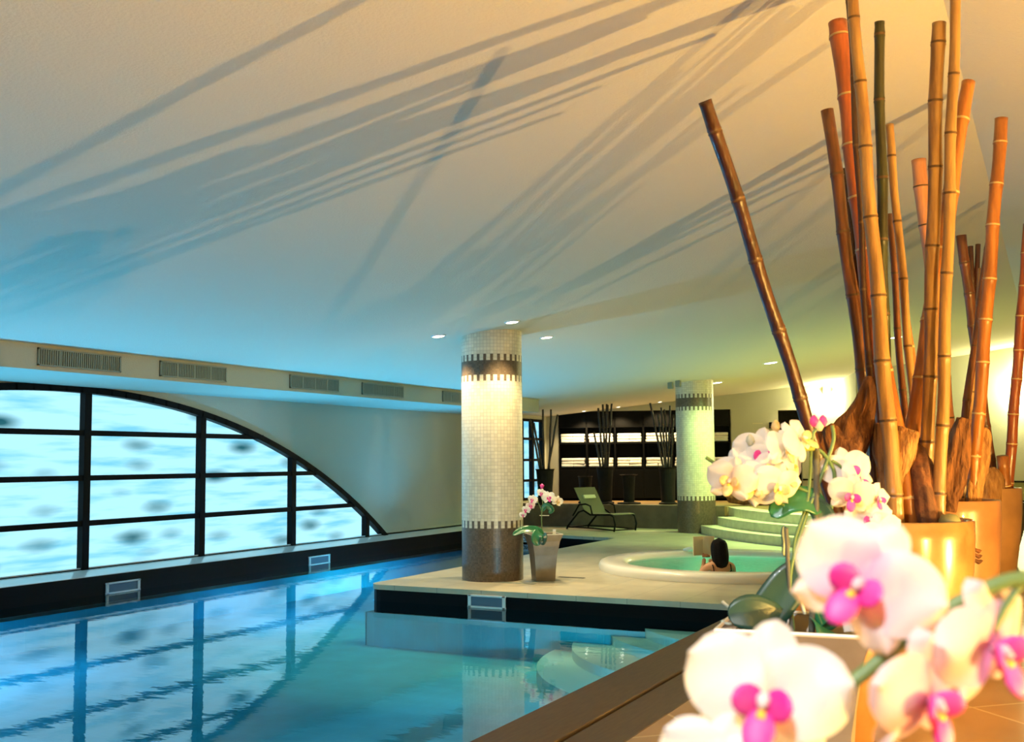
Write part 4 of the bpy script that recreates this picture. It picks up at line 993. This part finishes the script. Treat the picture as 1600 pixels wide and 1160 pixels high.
# driftwood
def drift(paths, m, lab, seg=28, amp=.36):
    b = MB(); o0 = None
    for pth, rad in paths:
        P = smooth_path(pth, 8); R_ = []
        for i in range(len(P)):
            f = i / (len(P) - 1) * (len(rad) - 1); k = int(min(f, len(rad) - 2)); R_.append(rad[k] + (rad[k + 1] - rad[k]) * (f - k))
        sd = random.uniform(0, 50)
        b.tube(P, R_, seg, rf=lambda i, th, p, sd=sd: 1 + amp * noise.noise(Vector((math.cos(th) * 1.6 + sd, math.sin(th) * 1.6, i * .12))) * 2 + .07 * math.sin(5 * th + i * .12) + .05 * math.sin(11 * th + 2.5 * noise.noise(Vector((sd, i * .2, 0)))))
        if o0 is None: o0 = P[0]
    return tag(b.build('driftwood', m, origin=o0, smooth=True), lab, 'driftwood', 'driftwood among the bamboo')
D = lambda x, y, d=0: aD(x, y, 4.35 + d)
drift([([D(1318, 858), D(1306, 800), D(1312, 730), D(1330, 680), D(1350, 635), D(1362, 590)], [.025, .03, .05, .06, .045, .02]), ([D(1322, 720), D(1304, 690), D(1290, 668)], [.07, .05, .025]),
       ([D(1300, 790), D(1292, 740), D(1290, 700), D(1296, 668)], [.02, .03, .035, .03])], 'bark_mid', 'large forked reddish driftwood rising at the left of the golden pot')
drift([([D(1388, 850, -.08), D(1390, 780, -.08), D(1403, 720, -.1), D(1419, 672, -.1)], [.03, .05, .05, .035]), ([D(1392, 760, -.06), D(1384, 710, -.06), D(1385, 662, -.06)], [.03, .045, .035])], 'bark_light', 'light weathered driftwood piece between the pale tan and orange poles')
drift([([D(1458, 850, -.14), D(1448, 790, -.14), D(1440, 730, -.1), D(1428, 690, 0)], [.045, .045, .04, .03])], 'bark_dark', 'dark rough barked log leaning in the golden pot', amp=.2)
D = lambda x, y, d=0: aD(x, y, 6.2 + d)
drift([([D(1480, 800, -.1), D(1488, 750, -.1), D(1500, 700, -.1), D(1509, 655, -.1)], [.07, .075, .06, .04])], 'bark_mid', 'brown split driftwood standing in the rose brown pot')
drift([([D(1521, 800, -.05), D(1530, 735, 0), D(1538, 690, .0), D(1536, 668, 0)], [.035, .05, .04, .015])], 'bark_light', 'pale driftwood sliver right of the smooth orange pole')
D = lambda x, y, d=0: aD(x, y, 8.5 + d)
drift([([D(1541, 812), D(1540, 780), D(1543, 750), D(1540, 732)], [.10, .12, .11, .06])], 'bark_light', 'rounded slab of pale wood in the umber pot', amp=.08)
drift([([D(1500, 812), D(1502, 750), D(1496, 720), D(1492, 690)], [.05, .05, .04, .02])], 'bark_dark', 'blackened driftwood stump behind the brown split driftwood', amp=.2)
# dark log on the upper floor in front of the shelves
g = az(1180, 790, .5)
drift([([g + rt * -.62 + Vector((0, 0, .16)), g + rt * -.3 + Vector((0, 0, .24)), g + rt * .1 + Vector((0, 0, .26)), g + rt * .55 + Vector((0, 0, .15))], [.10, .22, .24, .12])], 'bark_dark', 'dark brown log lying on the upper floor behind the white blossoms', amp=.1)

# ------------------------------------------------------------------ slim dark vases with canes on the ledge
def slim(px, zc_d, r, h, lab, flare=.12, foot=1.35):
    p = az(px, 790, .505); p = aD(px, 790, zc_d); p.z = .505
    t = empty('floor_vase', p, lab, 'vase', 'slim dark vases on the ledge')
    b = MB(); b.lathe([(r * foot * .8, 0), (r * foot * .8, .03), (r * .8, .05), (r * .85, h * .5), (r, h * .95), (r * (1 + flare), h), (r * .9, h), (r * .8, h - .1)], 24, p, cap1=False); b.build('vase_body', 'darkgrey', t, smooth=False)
    b = MB(); b.lathe([(r * .86, h - .06), (.001, h - .05)], 20, p, cap0=False, cap1=False); b.build('filling', 'black', t)
    return p
ZL = 24.2
v1 = slim(852, 23.9, .20, .80, 'slim dark vase at the left end of the ledge before the far window')
v2 = slim(946, 24.3, .19, .82, 'slim dark vase with canes behind the lounger back')
v3 = slim(1044, 23.7, .19, .82, 'slim dark vase with canes just left of the green lit column')
v4 = slim(983, 24.0, .15, .66, 'flared dark vase without canes right of the lounger', flare=.45, foot=2.2)
v5 = slim(915, 24.6, .16, .62, 'small dark vase without canes left of the lounger back')
canes = [(v1, 23.9, [((848, 640), 850), ((861, 640), 858), ((871, 648), 856), ((828, 655), 845), ((834, 661), 848)], 'far window vase'),
         (v2, 24.3, [((935, 638), 943), ((942, 632), 946), ((948, 631), 947), ((950, 633), 945), ((956, 631), 949), ((928, 675), 940)], 'vase behind the lounger'),
         (v3, 23.7, [((1016, 630), 1038), ((1028, 648), 1041), ((1033, 637), 1042), ((1038, 640), 1046), ((1047, 634), 1044), ((1052, 648), 1048)], 'vase beside the green column')]
for v, zd, lst, nm in canes:
    for i, ((tx, ty), bx) in enumerate(lst):
        tp = aD(tx, ty, zd); tp.z = min(tp.z, zceil(tp.x) - .03)
        bamboo(tp, aD(bx, 738, zd), .024, .026, 'black', 'dark cane, %s from the left by its top, in the %s' % (['first', 'second', 'third', 'fourth', 'fifth', 'sixth'][sorted(range(len(lst)), key=lambda k: lst[k][0][0]).index(i)], nm), seg=8, grp='dark canes on the ledge', step=.3)
for o in bpy.data.objects:
    if '_o' in o: del o['_o']
